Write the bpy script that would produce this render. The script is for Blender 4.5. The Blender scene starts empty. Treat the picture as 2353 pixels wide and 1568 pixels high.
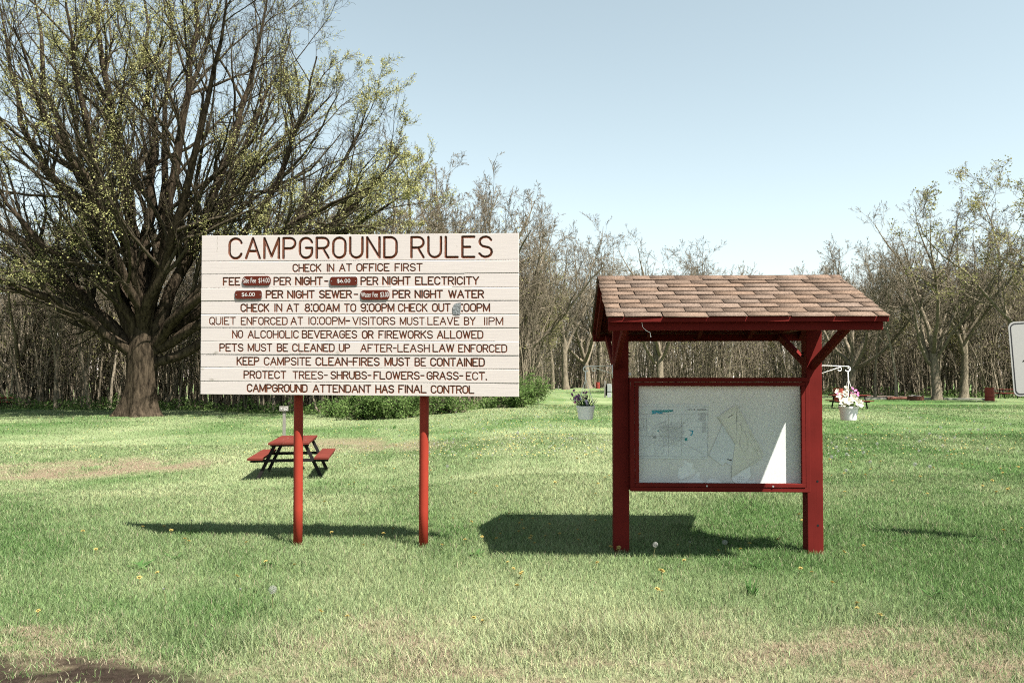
import bpy, math, random
import numpy as np
from mathutils import Vector, Matrix

S = bpy.context.scene
COL = S.collection
R = math.radians

# ------------------------------------------------------------------ camera
F, CX, CY = 1794.0, 1176.0, 784.0          # focal length and centre in 2352 px wide photo units
EYE = 1.61
PITCH = R(1.3)
SHIFT = (865 - CY - F * math.tan(PITCH)) / 2352.0
cam = bpy.data.cameras.new("camera")
cam.sensor_width = 36.0
cam.lens = 36.0 * F / 2352.0
cam.shift_y = SHIFT
cam.clip_start = 0.05
cam.clip_end = 4000
camo = bpy.data.objects.new("camera", cam)
COL.objects.link(camo)
camo.location = (0, 0, EYE)
camo.rotation_euler = (R(90) + PITCH, 0, 0)
S.camera = camo

# ------------------------------------------------------------------ light
SUNV = Vector((0.465, -0.405, 1.0)).normalized()      # towards the sun
w = bpy.data.worlds.new("World")
S.world = w
w.use_nodes = True
wn = w.node_tree
bg = wn.nodes["Background"]
sky = wn.nodes.new("ShaderNodeTexSky")
sky.sky_type = 'NISHITA'
sky.sun_disc = False
sky.sun_elevation = math.asin(SUNV.z)
sky.sun_rotation = math.atan2(SUNV.x, SUNV.y)
sky.altitude = 0
sky.air_density = 1.25
sky.dust_density = 0.0
sky.ozone_density = 1.0
hs = wn.nodes.new("ShaderNodeHueSaturation")
hs.inputs["Saturation"].default_value = 0.52
hs.inputs["Hue"].default_value = 0.465
wn.links.new(sky.outputs[0], hs.inputs["Color"])
wn.links.new(hs.outputs[0], bg.inputs[0])
bg.inputs[1].default_value = 0.05
sl = bpy.data.lights.new("sun", 'SUN')
sl.energy = 5.0
sl.angle = R(0.5)
sl.color = (1.0, 0.955, 0.88)
so = bpy.data.objects.new("sun", sl)
COL.objects.link(so)
so.rotation_euler = (-SUNV).to_track_quat('-Z', 'Y').to_euler()
so.location = (20, -20, 40)
S.view_settings.view_transform = 'Standard'
S.view_settings.look = 'None'
S.view_settings.gamma = 1.0
S.view_settings.use_curve_mapping = False
S.view_settings.exposure = 1.9
S.cycles.use_denoising = False
S.cycles.use_light_tree = False
S.cycles.filter_width = 1.1
S.cycles.max_bounces = 6
S.cycles.diffuse_bounces = 3
S.cycles.transparent_max_bounces = 8
S.cycles.caustics_reflective = False
S.cycles.caustics_refractive = False

# ------------------------------------------------------------------ helpers: pixels to rays
CAMP = Vector((0, 0, EYE))
_ct, _st = math.cos(PITCH), math.sin(PITCH)

def ray(px, py):
    xc = (px - CX) / F
    yc = -(py - CY) / F + SHIFT * 2352.0 / F
    # camera forward is +Y tilted up by PITCH
    return Vector((xc, _ct - yc * _st, _st + yc * _ct))

def at(px, py, Y):
    d = ray(px, py)
    return CAMP + d * (Y / d.y)

def hit(px, py, p0, n):
    d = ray(px, py)
    return CAMP + d * ((p0 - CAMP).dot(n) / d.dot(n))

def gx(px, Y):
    return (px - CX) / F * Y

# ------------------------------------------------------------------ terrain
def sstep(t):
    t = np.clip(t, 0, 1)
    return t * t * (3 - 2 * t)

def gz(x, y):
    x = np.asarray(x, float); y = np.asarray(y, float)
    a = sstep((y - 8.0) / 7.0) * (1 - sstep((y - 60) / 60))
    b = sstep((0.04 - x / np.maximum(y, 3.0)) / 0.24)
    z = -0.32 * a * b
    z = z + 0.012 * np.sin(x * 0.9 + 1.3) * np.sin(y * 0.7 + 0.4) * sstep((y - 8) / 6)
    return z

def gzf(x, y):
    return float(gz(x, y))

def _hash(ix, iy, seed):
    h = (ix * 374761393 + iy * 668265263 + seed * 974634777) & 0xFFFFFFFF
    h = ((h ^ (h >> 13)) * 1274126177) & 0xFFFFFFFF
    return ((h ^ (h >> 16)) & 0xFFFF) / 65535.0

def vnoise(x, y, seed=0):
    x = np.asarray(x, float); y = np.asarray(y, float)
    ix = np.floor(x).astype(np.int64); iy = np.floor(y).astype(np.int64)
    fx = sstep(x - ix); fy = sstep(y - iy)
    a = _hash(ix, iy, seed); b = _hash(ix + 1, iy, seed)
    c = _hash(ix, iy + 1, seed); d = _hash(ix + 1, iy + 1, seed)
    return (a * (1 - fx) + b * fx) * (1 - fy) + (c * (1 - fx) + d * fx) * fy

def fnoise(x, y, seed=0, o=3):
    t = 0; s = 0; amp = 1.0
    for k in range(o):
        t = t + amp * vnoise(x * 2 ** k, y * 2 ** k, seed + k); s += amp; amp *= 0.5
    return t / s

def straw_mask(x, y):
    """dry straw: the roadside verge and the worn patches beyond the sign"""
    n = fnoise(x * 1.3, y * 2.6, 5)
    n2 = fnoise(x * 4.5, y * 7.0, 15)
    verge = sstep((5.25 - y + (n - 0.5) * 1.6) / 0.9) * (0.30 + 0.6 * sstep((n2 - 0.38) / 0.25))
    px = CX + x / np.maximum(y, 1) * F
    py = 865 + F * (EYE - gz(x, y)) / np.maximum(y, 1)
    pn = fnoise(px * 0.02, py * 0.09, 9)
    e1 = ((px - 150) / 400) ** 2 + ((py - 1078 + 0.045 * (px - 150)) / 24) ** 2
    e2 = ((px - 830) / 270) ** 2 + ((py - 1022) / 20) ** 2
    patch = np.maximum(sstep((1.15 - e1) / 0.7) * 0.95, sstep((1.0 - e2) / 0.8) * 0.75) * sstep((pn - 0.25) / 0.3)
    return np.maximum(verge, patch)

def dirt_mask(x, y):
    n = fnoise(x * 1.7, y * 3.0, 21)
    n2 = fnoise(x * 6, y * 9, 22)
    a = sstep((4.62 - y - 0.24 * np.maximum(x + 2.9, -0.5) + (n - 0.5) * 0.45) / 0.16)
    return a * sstep((n2 - 0.15) / 0.2)

# ------------------------------------------------------------------ helpers: meshes and objects
def np_mesh(name, V, polys, midx=None, mats=(), smooth=False, pattr=None):
    me = bpy.data.meshes.new(name)
    V = np.asarray(V, np.float32).reshape(-1, 3)
    me.vertices.add(len(V)); me.vertices.foreach_set("co", V.ravel())
    polys = [np.asarray(p, np.int32) for p in polys if len(p)]
    nl = sum(p.size for p in polys); npoly = sum(len(p) for p in polys)
    me.loops.add(nl); me.polygons.add(npoly)
    me.loops.foreach_set("vertex_index", np.concatenate([p.ravel() for p in polys]))
    tot = np.concatenate([np.full(len(p), p.shape[1], np.int32) for p in polys])
    st = np.concatenate([[0], np.cumsum(tot)[:-1]]).astype(np.int32)
    me.polygons.foreach_set("loop_start", st)
    if midx is not None:
        mi = np.concatenate([np.asarray(m, np.int32) for m in midx])
        me.polygons.foreach_set("material_index", mi)
    if smooth:
        me.polygons.foreach_set("use_smooth", np.ones(npoly, bool))
    for m in mats:
        me.materials.append(m)
    if pattr:
        for k, (typ, arr) in pattr.items():
            a = me.attributes.new(k, typ, 'POINT')
            a.data.foreach_set("color" if typ == 'FLOAT_COLOR' else "value", np.asarray(arr, np.float32).ravel())
    me.update()
    return me

def link(name, me, parent=None, loc=None):
    o = bpy.data.objects.new(name, me)
    COL.objects.link(o)
    if parent is not None:
        o.parent = parent
    if loc is not None:
        o.location = loc
    return o

def tag(o, label=None, cat=None, group=None, kind=None):
    if label: o["label"] = label
    if cat: o["category"] = cat
    if group: o["group"] = group
    if kind: o["kind"] = kind
    return o

def empty(name, loc=(0, 0, 0), rz=0.0):
    o = bpy.data.objects.new(name, None)
    o.empty_display_size = 0.2
    COL.objects.link(o)
    o.location = loc; o.rotation_euler = (0, 0, rz)
    return o

def copy_tree(o, parent=None):
    c = o.copy(); COL.objects.link(c)
    if parent is not None:
        c.parent = parent
    for ch in list(o.children):
        copy_tree(ch, c)
    return c

class MB:
    def __init__(s):
        s.v = []; s.f = []; s.m = []; s.mi = 0
    def add(s, vs, fs):
        b = len(s.v)
        s.v += [tuple(v) for v in vs]
        for f in fs:
            s.f.append([b + i for i in f]); s.m.append(s.mi)
    def box(s, c, d, M=None):
        x, y, z = d[0] / 2, d[1] / 2, d[2] / 2
        vs = [Vector((sx * x, sy * y, sz * z)) for sz in (-1, 1) for sy in (-1, 1) for sx in (-1, 1)]
        if M is not None: vs = [M @ v for v in vs]
        vs = [v + Vector(c) for v in vs]
        s.add(vs, [(0, 2, 3, 1), (4, 5, 7, 6), (0, 1, 5, 4), (2, 6, 7, 3), (0, 4, 6, 2), (1, 3, 7, 5)])
    def beam(s, p0, p1, wd, ht, side=None):
        p0, p1 = Vector(p0), Vector(p1)
        t = (p1 - p0).normalized()
        side = Vector(side) if side is not None else t.cross(Vector((0, 0, 1)))
        if side.length < 1e-4: side = Vector((1, 0, 0))
        side = (side - t * side.dot(t)).normalized()
        up = side.cross(t)
        vs = []
        for p in (p0, p1):
            for a, b in ((-1, -1), (1, -1), (1, 1), (-1, 1)):
                vs.append(p + side * (a * wd / 2) + up * (b * ht / 2))
        s.add(vs, [(3, 2, 1, 0), (4, 5, 6, 7), (0, 1, 5, 4), (1, 2, 6, 5), (2, 3, 7, 6), (3, 0, 4, 7)])
    def tube(s, pts, r, n=8, cap=True):
        pts = [Vector(p) for p in pts]
        rs = r if isinstance(r, (list, tuple)) else [r] * len(pts)
        b = len(s.v); ref = None
        for i, p in enumerate(pts):
            t = (pts[min(i + 1, len(pts) - 1)] - pts[max(i - 1, 0)]).normalized()
            if ref is None:
                ref = Vector((0, 0, 1)) if abs(t.z) < 0.9 else Vector((1, 0, 0))
            u = (ref - t * ref.dot(t)).normalized(); ref = u
            v = t.cross(u)
            for k in range(n):
                a = 2 * math.pi * k / n
                s.v.append(tuple(p + (u * math.cos(a) + v * math.sin(a)) * rs[i]))
        for i in range(len(pts) - 1):
            for k in range(n):
                a0 = b + i * n + k; a1 = b + i * n + (k + 1) % n
                s.f.append([a0, a1, a1 + n, a0 + n]); s.m.append(s.mi)
        if cap:
            s.f.append([b + k for k in range(n)][::-1]); s.m.append(s.mi)
            e = b + (len(pts) - 1) * n
            s.f.append([e + k for k in range(n)]); s.m.append(s.mi)
    def lathe(s, prof, c=(0, 0, 0), n=24):
        b = len(s.v)
        for (r, z) in prof:
            for k in range(n):
                a = 2 * math.pi * k / n
                s.v.append((c[0] + r * math.cos(a), c[1] + r * math.sin(a), c[2] + z))
        for i in range(len(prof) - 1):
            for k in range(n):
                a0 = b + i * n + k; a1 = b + i * n + (k + 1) % n
                s.f.append([a0, a1, a1 + n, a0 + n]); s.m.append(s.mi)
    def prism(s, pts, nrm, th):
        """flat outline (list of Vectors) given thickness th against nrm"""
        n = Vector(nrm).normalized(); k = len(pts)
        vs = [Vector(p) for p in pts] + [Vector(p) - n * th for p in pts]
        fs = [tuple(range(k)), tuple(range(2 * k - 1, k - 1, -1))]
        fs += [(i, i + k, (i + 1) % k + k, (i + 1) % k) for i in range(k)]
        s.add(vs, fs)
    def build(s, name, mats, parent=None, smooth=False, bevel=0, loc=None):
        me = bpy.data.meshes.new(name)
        me.from_pydata(s.v, [], s.f)
        if not isinstance(mats, (list, tuple)): mats = [mats]
        for m in mats: me.materials.append(m)
        me.polygons.foreach_set("material_index", s.m)
        if smooth:
            me.polygons.foreach_set("use_smooth", [True] * len(s.f))
        me.update()
        o = link(name, me, parent, loc)
        if bevel:
            md = o.modifiers.new("edge", 'BEVEL'); md.width = bevel; md.segments = 2; md.limit_method = 'ANGLE'
        return o

# ------------------------------------------------------------------ materials
class NT:
    def __init__(s, name):
        s.mat = bpy.data.materials.new(name); s.mat.use_nodes = True
        s.t = s.mat.node_tree; s.b = s.t.nodes["Principled BSDF"]; s.out = s.t.nodes["Material Output"]
    def n(s, typ, **kw):
        nd = s.t.nodes.new(typ)
        for k, v in kw.items():
            if k.startswith("_"): setattr(nd, k[1:], v)
            else: nd.inputs[k.replace("__", " ")].default_value = v
        return nd
    def l(s, a, b): s.t.links.new(a, b)
    def coord(s, scale=(1, 1, 1), kind="Object"):
        tc = s.n("ShaderNodeTexCoord"); mp = s.n("ShaderNodeMapping")
        mp.inputs["Scale"].default_value = scale
        s.l(tc.outputs[kind], mp.inputs[0]); return mp.outputs[0]
    def noise(s, vec, scale, detail=4, rough=0.6):
        nd = s.n("ShaderNodeTexNoise"); nd.inputs["Scale"].default_value = scale
        nd.inputs["Detail"].default_value = detail; nd.inputs["Roughness"].default_value = rough
        s.l(vec, nd.inputs["Vector"]); return nd.outputs["Fac"]
    def ramp(s, fac, stops):
        nd = s.n("ShaderNodeValToRGB"); el = nd.color_ramp.elements
        while len(el) > 1: el.remove(el[0])
        for i, (p, c) in enumerate(stops):
            e = el[0] if i == 0 else el.new(p)
            e.position = p; e.color = (*c, 1) if len(c) == 3 else c
        s.l(fac, nd.inputs[0]); return nd.outputs[0]
    def mix(s, fac, a, b):
        nd = s.n("ShaderNodeMix"); nd.data_type = 'RGBA'
        for sock, v in ((nd.inputs[0], fac), (nd.inputs[6], a), (nd.inputs[7], b)):
            if hasattr(v, "links"): s.l(v, sock)
            elif isinstance(v, (int, float)): sock.default_value = v
            else: sock.default_value = (*v, 1)
        return nd.outputs[2]
    def bump(s, h, st, dist=0.01):
        nd = s.n("ShaderNodeBump"); nd.inputs["Strength"].default_value = st; nd.inputs["Distance"].default_value = dist
        s.l(h, nd.inputs["Height"]); s.l(nd.outputs[0], s.b.inputs["Normal"])
    def base(s, c, rough=0.6, spec=0.3):
        if hasattr(c, "links"): s.l(c, s.b.inputs["Base Color"])
        else: s.b.inputs["Base Color"].default_value = (*c, 1)
        s.b.inputs["Roughness"].default_value = rough
        s.b.inputs["Specular IOR Level"].default_value = spec
        return s.mat

def plain(name, c, rough=0.6, spec=0.3, var=0.12, scale=12, metal=0.0, bump=0.0):
    m = NT(name)
    v = m.coord()
    f = m.noise(v, scale, 5)
    a = tuple(x * (1 - var) for x in c); b = tuple(min(1, x * (1 + var)) for x in c)
    col = m.ramp(f, [(0.3, a), (0.7, b)])
    m.b.inputs["Metallic"].default_value = metal
    if bump: m.bump(f, bump)
    return m.base(col, rough, spec)

def painted_wood(name, c, axis, wear=(0.10, 0.07, 0.06), wear_at=0.74, rough=0.55):
    m = NT(name)
    sc = [38, 38, 38]; sc[axis] = 2.2
    v = m.coord(tuple(sc))
    g = m.noise(v, 1.0, 6, 0.65)
    big = m.noise(m.coord(), 3.0, 3)
    a = tuple(x * 0.82 for x in c); b = tuple(min(1, x * 1.12) for x in c)
    col = m.ramp(big, [(0.3, a), (0.7, b)])
    crack = m.ramp(g, [(wear_at - 0.05, (0, 0, 0)), (wear_at, (1, 1, 1))])
    col = m.mix(crack, col, wear)
    dark = m.ramp(g, [(0.28, (1, 1, 1)), (0.34, (0, 0, 0))])
    col = m.mix(dark, col, tuple(x * 0.55 for x in c))
    m.bump(g, 0.35, 0.004)
    return m.base(col, 0.8, 0.06)

def bark_mat(name, c1, c2, sc=(5, 5, 1.2)):
    m = NT(name)
    g = m.noise(m.coord(sc), 2.5, 6, 0.7)
    col = m.ramp(g, [(0.35, c1), (0.65, c2)])
    m.bump(g, 0.8, 0.08)
    return m.base(col, 1.0, 0.0)

def leaf_mat(name, c1, c2, trans=0.35, attr=None):
    m = NT(name)
    if attr:
        a = m.n("ShaderNodeAttribute"); a.attribute_name = attr
        col = a.outputs["Color"]
    else:
        g = m.noise(m.coord(), 1.7, 3)
        gi = m.n("ShaderNodeObjectInfo")
        col = m.ramp(g, [(0.3, c1), (0.7, c2)])
    m.base(col, 0.8, 0.02)
    tr = m.n("ShaderNodeBsdfTranslucent"); m.l(col, tr.inputs[0])
    mx = m.n("ShaderNodeMixShader"); mx.inputs[0].default_value = trans
    m.l(m.b.outputs[0], mx.inputs[1]); m.l(tr.outputs[0], mx.inputs[2])
    m.l(mx.outputs[0], m.out.inputs[0])
    return m.mat

RED = (0.20, 0.023, 0.0125)
KRED = (0.092, 0.0098, 0.0078)
M = {}
M['post_paint'] = plain("red_pipe_paint", RED, 0.6, 0.15, 0.08, 7, bump=0.05)
M['kiosk_v'] = painted_wood("red_timber_upright", KRED, 2)
M['kiosk_x'] = painted_wood("red_timber_lengthwise", KRED, 0)
M['kiosk_y'] = painted_wood("red_timber_crosswise", KRED, 1)
M['table_wood'] = painted_wood("red_table_planks", (0.092, 0.02, 0.014), 1, (0.12, 0.10, 0.085), 0.70)
M['dark_steel'] = plain("dark_frame_paint", (0.012, 0.010, 0.010), 0.7, 0.1)
M['drum'] = plain("rusty_red_drum_paint", (0.17, 0.024, 0.014), 0.6, 0.3, 0.25, 5)
M['grey_wood'] = painted_wood("weathered_grey_wood", (0.17, 0.158, 0.14), 2, (0.09, 0.08, 0.07), 0.68, 0.9)
M['white_metal'] = plain("white_metal_paint", (0.80, 0.80, 0.77), 0.35, 0.4, 0.04)
M['pale_plastic'] = plain("white_pot_plastic", (0.70, 0.70, 0.68), 0.45, 0.4, 0.06, 20)
M['grey_box'] = plain("pale_grey_box_paint", (0.30, 0.31, 0.31), 0.5)
M['black'] = plain("black_paint", (0.012, 0.012, 0.014), 0.4, 0.4, 0.1)
M['tyre'] = plain("tyre_rubber", (0.02, 0.02, 0.02), 0.85)
M['car'] = plain("dark_car_paint", (0.015, 0.018, 0.022), 0.2, 0.6, 0.05)
M['glass_dark'] = plain("dark_car_glass", (0.01, 0.014, 0.018), 0.05, 0.8, 0.05)
M['taillight'] = plain("red_lamp_plastic", (0.35, 0.01, 0.01), 0.2, 0.5)
M['soil'] = plain("pot_soil", (0.03, 0.022, 0.015), 0.95, 0.1, 0.3, 60)
M['brown_plate'] = plain("brown_plate_enamel", (0.062, 0.0125, 0.007), 0.6, 0.08, 0.06)
M['plate_white'] = plain("white_plate_lettering", (0.42, 0.41, 0.39), 0.5, 0.3, 0.03)
M['plate_rim'] = plain("silver_plate_rim", (0.26, 0.26, 0.255), 0.4, 0.5, 0.06)
M['tape'] = plain("scratched_silver_tape", (0.16, 0.17, 0.17), 0.35, 0.5, 0.75, 90, metal=0.4, bump=0.6)
M['paper'] = plain("aged_paper", (0.62, 0.645, 0.65), 0.9, 0.1, 0.05, 9)
M['paper_warm'] = plain("yellowed_paper", (0.64, 0.63, 0.55), 0.9, 0.1, 0.06, 9)
M['paper_white'] = plain("torn_white_paper", (0.76, 0.78, 0.77), 0.9, 0.1, 0.06, 30)
M['ink'] = plain("grey_print", (0.30, 0.31, 0.31), 0.9, 0.1)
M['ink_dark'] = plain("dark_print", (0.07, 0.07, 0.07), 0.9, 0.1)
M['teal'] = plain("teal_print", (0.01, 0.25, 0.26), 0.9, 0.1)
M['blue'] = plain("blue_print", (0.02, 0.28, 0.40), 0.9, 0.1)
M['maroon'] = plain("maroon_print", (0.25, 0.012, 0.04), 0.5, 0.3)
M['sign_face'] = plain("grey_white_sign_face", (0.25, 0.247, 0.236), 0.45, 0.4, 0.05, 40)
M['galv'] = plain("galvanised_steel", (0.38, 0.39, 0.39), 0.45, 0.5, 0.1, metal=0.6)
M['charred'] = plain("charred_rusty_steel", (0.10, 0.038, 0.024), 0.8, 0.2, 0.4, 8)
M['concrete'] = plain("pale_concrete", (0.24, 0.225, 0.195), 0.9, 0.1, 0.15, 2)
M['gravel'] = plain("brown_gravel", (0.14, 0.11, 0.088), 0.95, 0.1, 0.3, 3)
M['bark_big'] = bark_mat("furrowed_bark", (0.007, 0.0057, 0.0042), (0.064, 0.049, 0.034), (3, 3, 0.7))
M['bark_twig'] = bark_mat("twig_bark", (0.020, 0.017, 0.012), (0.074, 0.061, 0.042))
M['bark_bg'] = bark_mat("woodland_bark", (0.070, 0.060, 0.043), (0.22, 0.185, 0.135))
M['bark_pale'] = bark_mat("pale_woodland_bark", (0.12, 0.10, 0.075), (0.28, 0.24, 0.18))
M['bud'] = leaf_mat("budding_leaves", (0.24, 0.245, 0.09), (0.42, 0.405, 0.19), 0.4)
M['young'] = leaf_mat("young_woodland_leaves", (0.16, 0.16, 0.062), (0.30, 0.285, 0.13), 0.4)
M['shrub'] = leaf_mat("shrub_leaves", (0.045, 0.085, 0.022), (0.13, 0.19, 0.06), 0.35)
M['grass'] = leaf_mat("grass_blades", None, None, 0.3, attr="tint")
M['weed'] = leaf_mat("weed_leaves", (0.045, 0.10, 0.03), (0.09, 0.17, 0.05), 0.3)
M['basket_leaf'] = leaf_mat("dark_basket_leaves", (0.012, 0.04, 0.014), (0.035, 0.09, 0.03), 0.2)
M['basket_leaf2'] = leaf_mat("fresh_basket_leaves", (0.06, 0.12, 0.04), (0.18, 0.24, 0.09), 0.3)
M['purple'] = leaf_mat("purple_petals", (0.12, 0.03, 0.13), (0.30, 0.08, 0.26), 0.2)
M['lilac'] = leaf_mat("lilac_petals", (0.40, 0.34, 0.42), (0.6, 0.55, 0.6), 0.2)
M['pink'] = leaf_mat("pink_petals", (0.55, 0.12, 0.33), (0.75, 0.30, 0.50), 0.3)
M['cream'] = leaf_mat("cream_petals", (0.55, 0.52, 0.40), (0.62, 0.60, 0.52), 0.3)
M['yellow'] = leaf_mat("dandelion_yellow", (0.32, 0.25, 0.07), (0.42, 0.345, 0.14), 0.2)
M['seed'] = leaf_mat("dandelion_seed_fluff", (0.25, 0.25, 0.235), (0.33, 0.33, 0.31), 0.5)
M['stalk'] = leaf_mat("flower_stalk", (0.13, 0.15, 0.06), (0.20, 0.16, 0.09), 0.1)

# ---- ground
g = NT("lawn_soil")
v = g.coord()
a1 = g.n("ShaderNodeAttribute"); a1.attribute_name = "straw"
a2 = g.n("ShaderNodeAttribute"); a2.attribute_name = "dirt"
a3 = g.n("ShaderNodeAttribute"); a3.attribute_name = "tint"
fine = g.noise(v, 22, 6, 0.75)
mid = g.noise(v, 1.1, 4)
speck = g.ramp(fine, [(0.32, (0.62, 0.62, 0.62)), (0.68, (1.35, 1.35, 1.35))])
mu = g.n("ShaderNodeMix"); mu.data_type = 'RGBA'; mu.blend_type = 'MULTIPLY'; mu.inputs[0].default_value = 1
g.l(a3.outputs["Color"], mu.inputs[6]); g.l(speck, mu.inputs[7])
st = g.ramp(fine, [(0.3, (0.075, 0.05, 0.032)), (0.55, (0.16, 0.12, 0.085)), (0.75, (0.25, 0.205, 0.14))])
di = g.ramp(fine, [(0.3, (0.016, 0.012, 0.009)), (0.7, (0.040, 0.030, 0.024))])
c = g.mix(a1.outputs["Fac"], mu.outputs[2], st)
c = g.mix(a2.outputs["Fac"], c, di)
g.bump(fine, 0.9, 0.03)
M['ground'] = g.base(c, 1.0, 0.0)

def lawn_tint(x, y):
    """albedo of the turf itself: cooler and deeper to the right and at the back, paler where it is dry"""
    n1 = fnoise(x * 0.35, y * 0.22, 31)
    n2 = fnoise(x * 1.6, y * 1.0, 33)
    n3 = fnoise(x * 0.12, y * 0.9, 37)
    k = np.clip((n1 - 0.5) * 1.5 + (n2 - 0.5) * 0.8 + (n3 - 0.5) * 0.7 + 0.48, 0, 1)
    lush = sstep((x / np.maximum(y, 3) - 0.22) / 0.45)
    k = np.clip(k - 0.28 * lush, 0, 1)[:, None]
    deep = np.array([0.068, 0.120, 0.040]); dry = np.array([0.205, 0.238, 0.125])
    return deep * (1 - k) + dry * k

def build_ground():
    xs = np.concatenate([-np.geomspace(900, 9.2, 46), np.linspace(-9, 9, 170), np.geomspace(9.2, 900, 46)])
    ys = np.concatenate([-np.geomspace(60, 2.2, 12), np.linspace(2.0, 14, 150), np.geomspace(14.2, 1500, 90)])
    X, Y = np.meshgrid(xs, ys)
    Z = gz(X, Y)
    V = np.stack([X, Y, Z], -1).reshape(-1, 3)
    nx, ny = len(xs), len(ys)
    i = (np.arange(ny - 1)[:, None] * nx + np.arange(nx - 1)[None, :]).ravel()
    Q = np.stack([i, i + 1, i + 1 + nx, i + nx], 1)
    x, y = V[:, 0], V[:, 1]
    col = np.ones((len(V), 4), np.float32); col[:, :3] = lawn_tint(x, y) * 0.82
    me = np_mesh("ground", V, [Q], mats=[M['ground']], smooth=True,
                 pattr={"straw": ('FLOAT', straw_mask(x, y) * (y > 1)), "dirt": ('FLOAT', dirt_mask(x, y)), "tint": ('FLOAT_COLOR', col)})
    o = link("ground", me); tag(o, kind="structure")
build_ground()

def sheet(name, pts, mat, lift):
    mb = MB(); mb.add([(x, y, gzf(x, y) + lift) for x, y in pts], [tuple(range(len(pts)))])
    o = mb.build(name, mat); tag(o, kind="structure"); return o

# pale road edge beyond the lawn on the right and the worn campsite pad under the trees
kb = MB()
rp = [(gx(1985, 56.5), 56.5), (gx(2080, 56), 56.0), (gx(2190, 55), 55.0), (gx(2262, 54.3), 54.3)]
for (x0, y0), (x1, y1) in zip(rp[:-1], rp[1:]):
    kb.beam((x0, y0, gzf(x0, y0) + 0.05), (x1, y1, gzf(x1, y1) + 0.05), 0.35, 0.14)
tag(kb.build("kerb", M['concrete']), kind="structure")
sheet("path", [(gx(1975, 62), 62), (gx(2090, 60), 60), (gx(2125, 64), 64), (gx(2120, 78), 78), (gx(2030, 82), 82), (gx(1985, 74), 74)], M['gravel'], 0.02)
sheet("road", [(gx(1205, 125), 125), (gx(1420, 112), 112), (gx(1420, 116), 116), (gx(1205, 130), 130)], M['gravel'], 0.02)

# ------------------------------------------------------------------ grass
rng = np.random.default_rng(7)
def build_grass():
    X = []; Y = []
    for (y0, y1, dens) in ((3.6, 5.5, 9000), (5.5, 8.5, 6500), (8.5, 13, 3000), (13, 22, 900), (22, 45, 150)):
        hw0 = 0.70 * y1 + 0.8
        n = int(2 * hw0 * (y1 - y0) * dens)
        x = rng.uniform(-hw0, hw0, n); y = rng.uniform(y0, y1, n)
        k = np.abs(x) < 0.70 * y + 0.8
        X.append(x[k]); Y.append(y[k])
    x = np.concatenate(X); y = np.concatenate(Y)
    sm = straw_mask(x, y); dm = dirt_mask(x, y)
    keep = rng.random(len(x)) > np.maximum(dm * 0.93, sm * 0.4)
    x, y, sm, dm = x[keep], y[keep], sm[keep], dm[keep]
    n = len(x)
    z = gz(x, y)
    tall = fnoise(x * 1.1, y * 0.8, 51)
    h = rng.uniform(0.022, 0.060, n) * (0.65 + 0.8 * tall) * (1 - 0.45 * sm)
    # long pale tufts by the verge
    for (cx, cy, rr, hh) in ((-1.55, 4.75, 0.32, 2.0), (-0.55, 4.45, 0.30, 2.1), (0.35, 4.75, 0.45, 2.0), (0.95, 4.9, 0.35, 1.8), (-2.6, 5.0, 0.4, 1.6), (2.4, 5.2, 0.35, 1.6), (1.7, 4.5, 0.25, 1.6)):
        d2 = ((x - cx) / rr) ** 2 + ((y - cy) / (rr * 0.7)) ** 2
        h *= 1 + (hh - 1) * np.exp(-d2)
    wd = np.maximum(0.0034, 0.00055 * y) * rng.uniform(0.7, 1.3, n)
    az = rng.uniform(0, 2 * np.pi, n)
    side = np.stack([np.cos(az), np.sin(az), 0 * az], 1)
    la = rng.uniform(0, 2 * np.pi, n); lm = rng.uniform(0.15, 0.95, n) * h * (1 + 0.6 * sm)
    lean = np.stack([np.cos(la) * lm, np.sin(la) * lm, 0 * la], 1)
    b = np.stack([x, y, z - 0.004], 1); up = np.array([0, 0, 1.0])
    hw = (wd / 2)[:, None]
    m = b + lean * 0.35 + up * (h * 0.6)[:, None]
    t = b + lean + up * h[:, None]
    V = np.stack([b - side * hw, b + side * hw, m - side * hw * 0.8, m + side * hw * 0.8, t], 1).reshape(-1, 3)
    i = np.arange(n) * 5
    Q = np.stack([i, i + 1, i + 3, i + 2], 1); T = np.stack([i + 2, i + 3, i + 4], 1)
    col = lawn_tint(x, y) * rng.uniform(0.6, 1.75, (n, 1))
    col[:, 0] *= rng.uniform(0.9, 1.15, n)
    dry = rng.random(n) < (0.05 + 0.5 * sm)
    drc = np.array([0.29, 0.245, 0.17]) * rng.uniform(0.6, 1.15, (n, 1))
    col = np.where(dry[:, None], drc, col)
    pale = (rng.random(n) < 0.14)
    col = np.where(pale[:, None], col * 0.5 + np.array([0.15, 0.165, 0.10]), col)
    c4 = np.ones((n, 4)); c4[:, :3] = np.clip(col, 0, 0.6)
    c4 = np.repeat(c4, 5, axis=0)
    me = np_mesh("grass", V, [Q, T], mats=[M['grass']], pattr={"tint": ('FLOAT_COLOR', c4)})
    o = link("grass", me); tag(o, "short spring lawn grass covering the whole field", "grass", kind="stuff")
build_grass()

# ------------------------------------------------------------------ trees
def nrm(a):
    return a / np.maximum(np.linalg.norm(a, axis=-1, keepdims=True), 1e-9)

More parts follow.
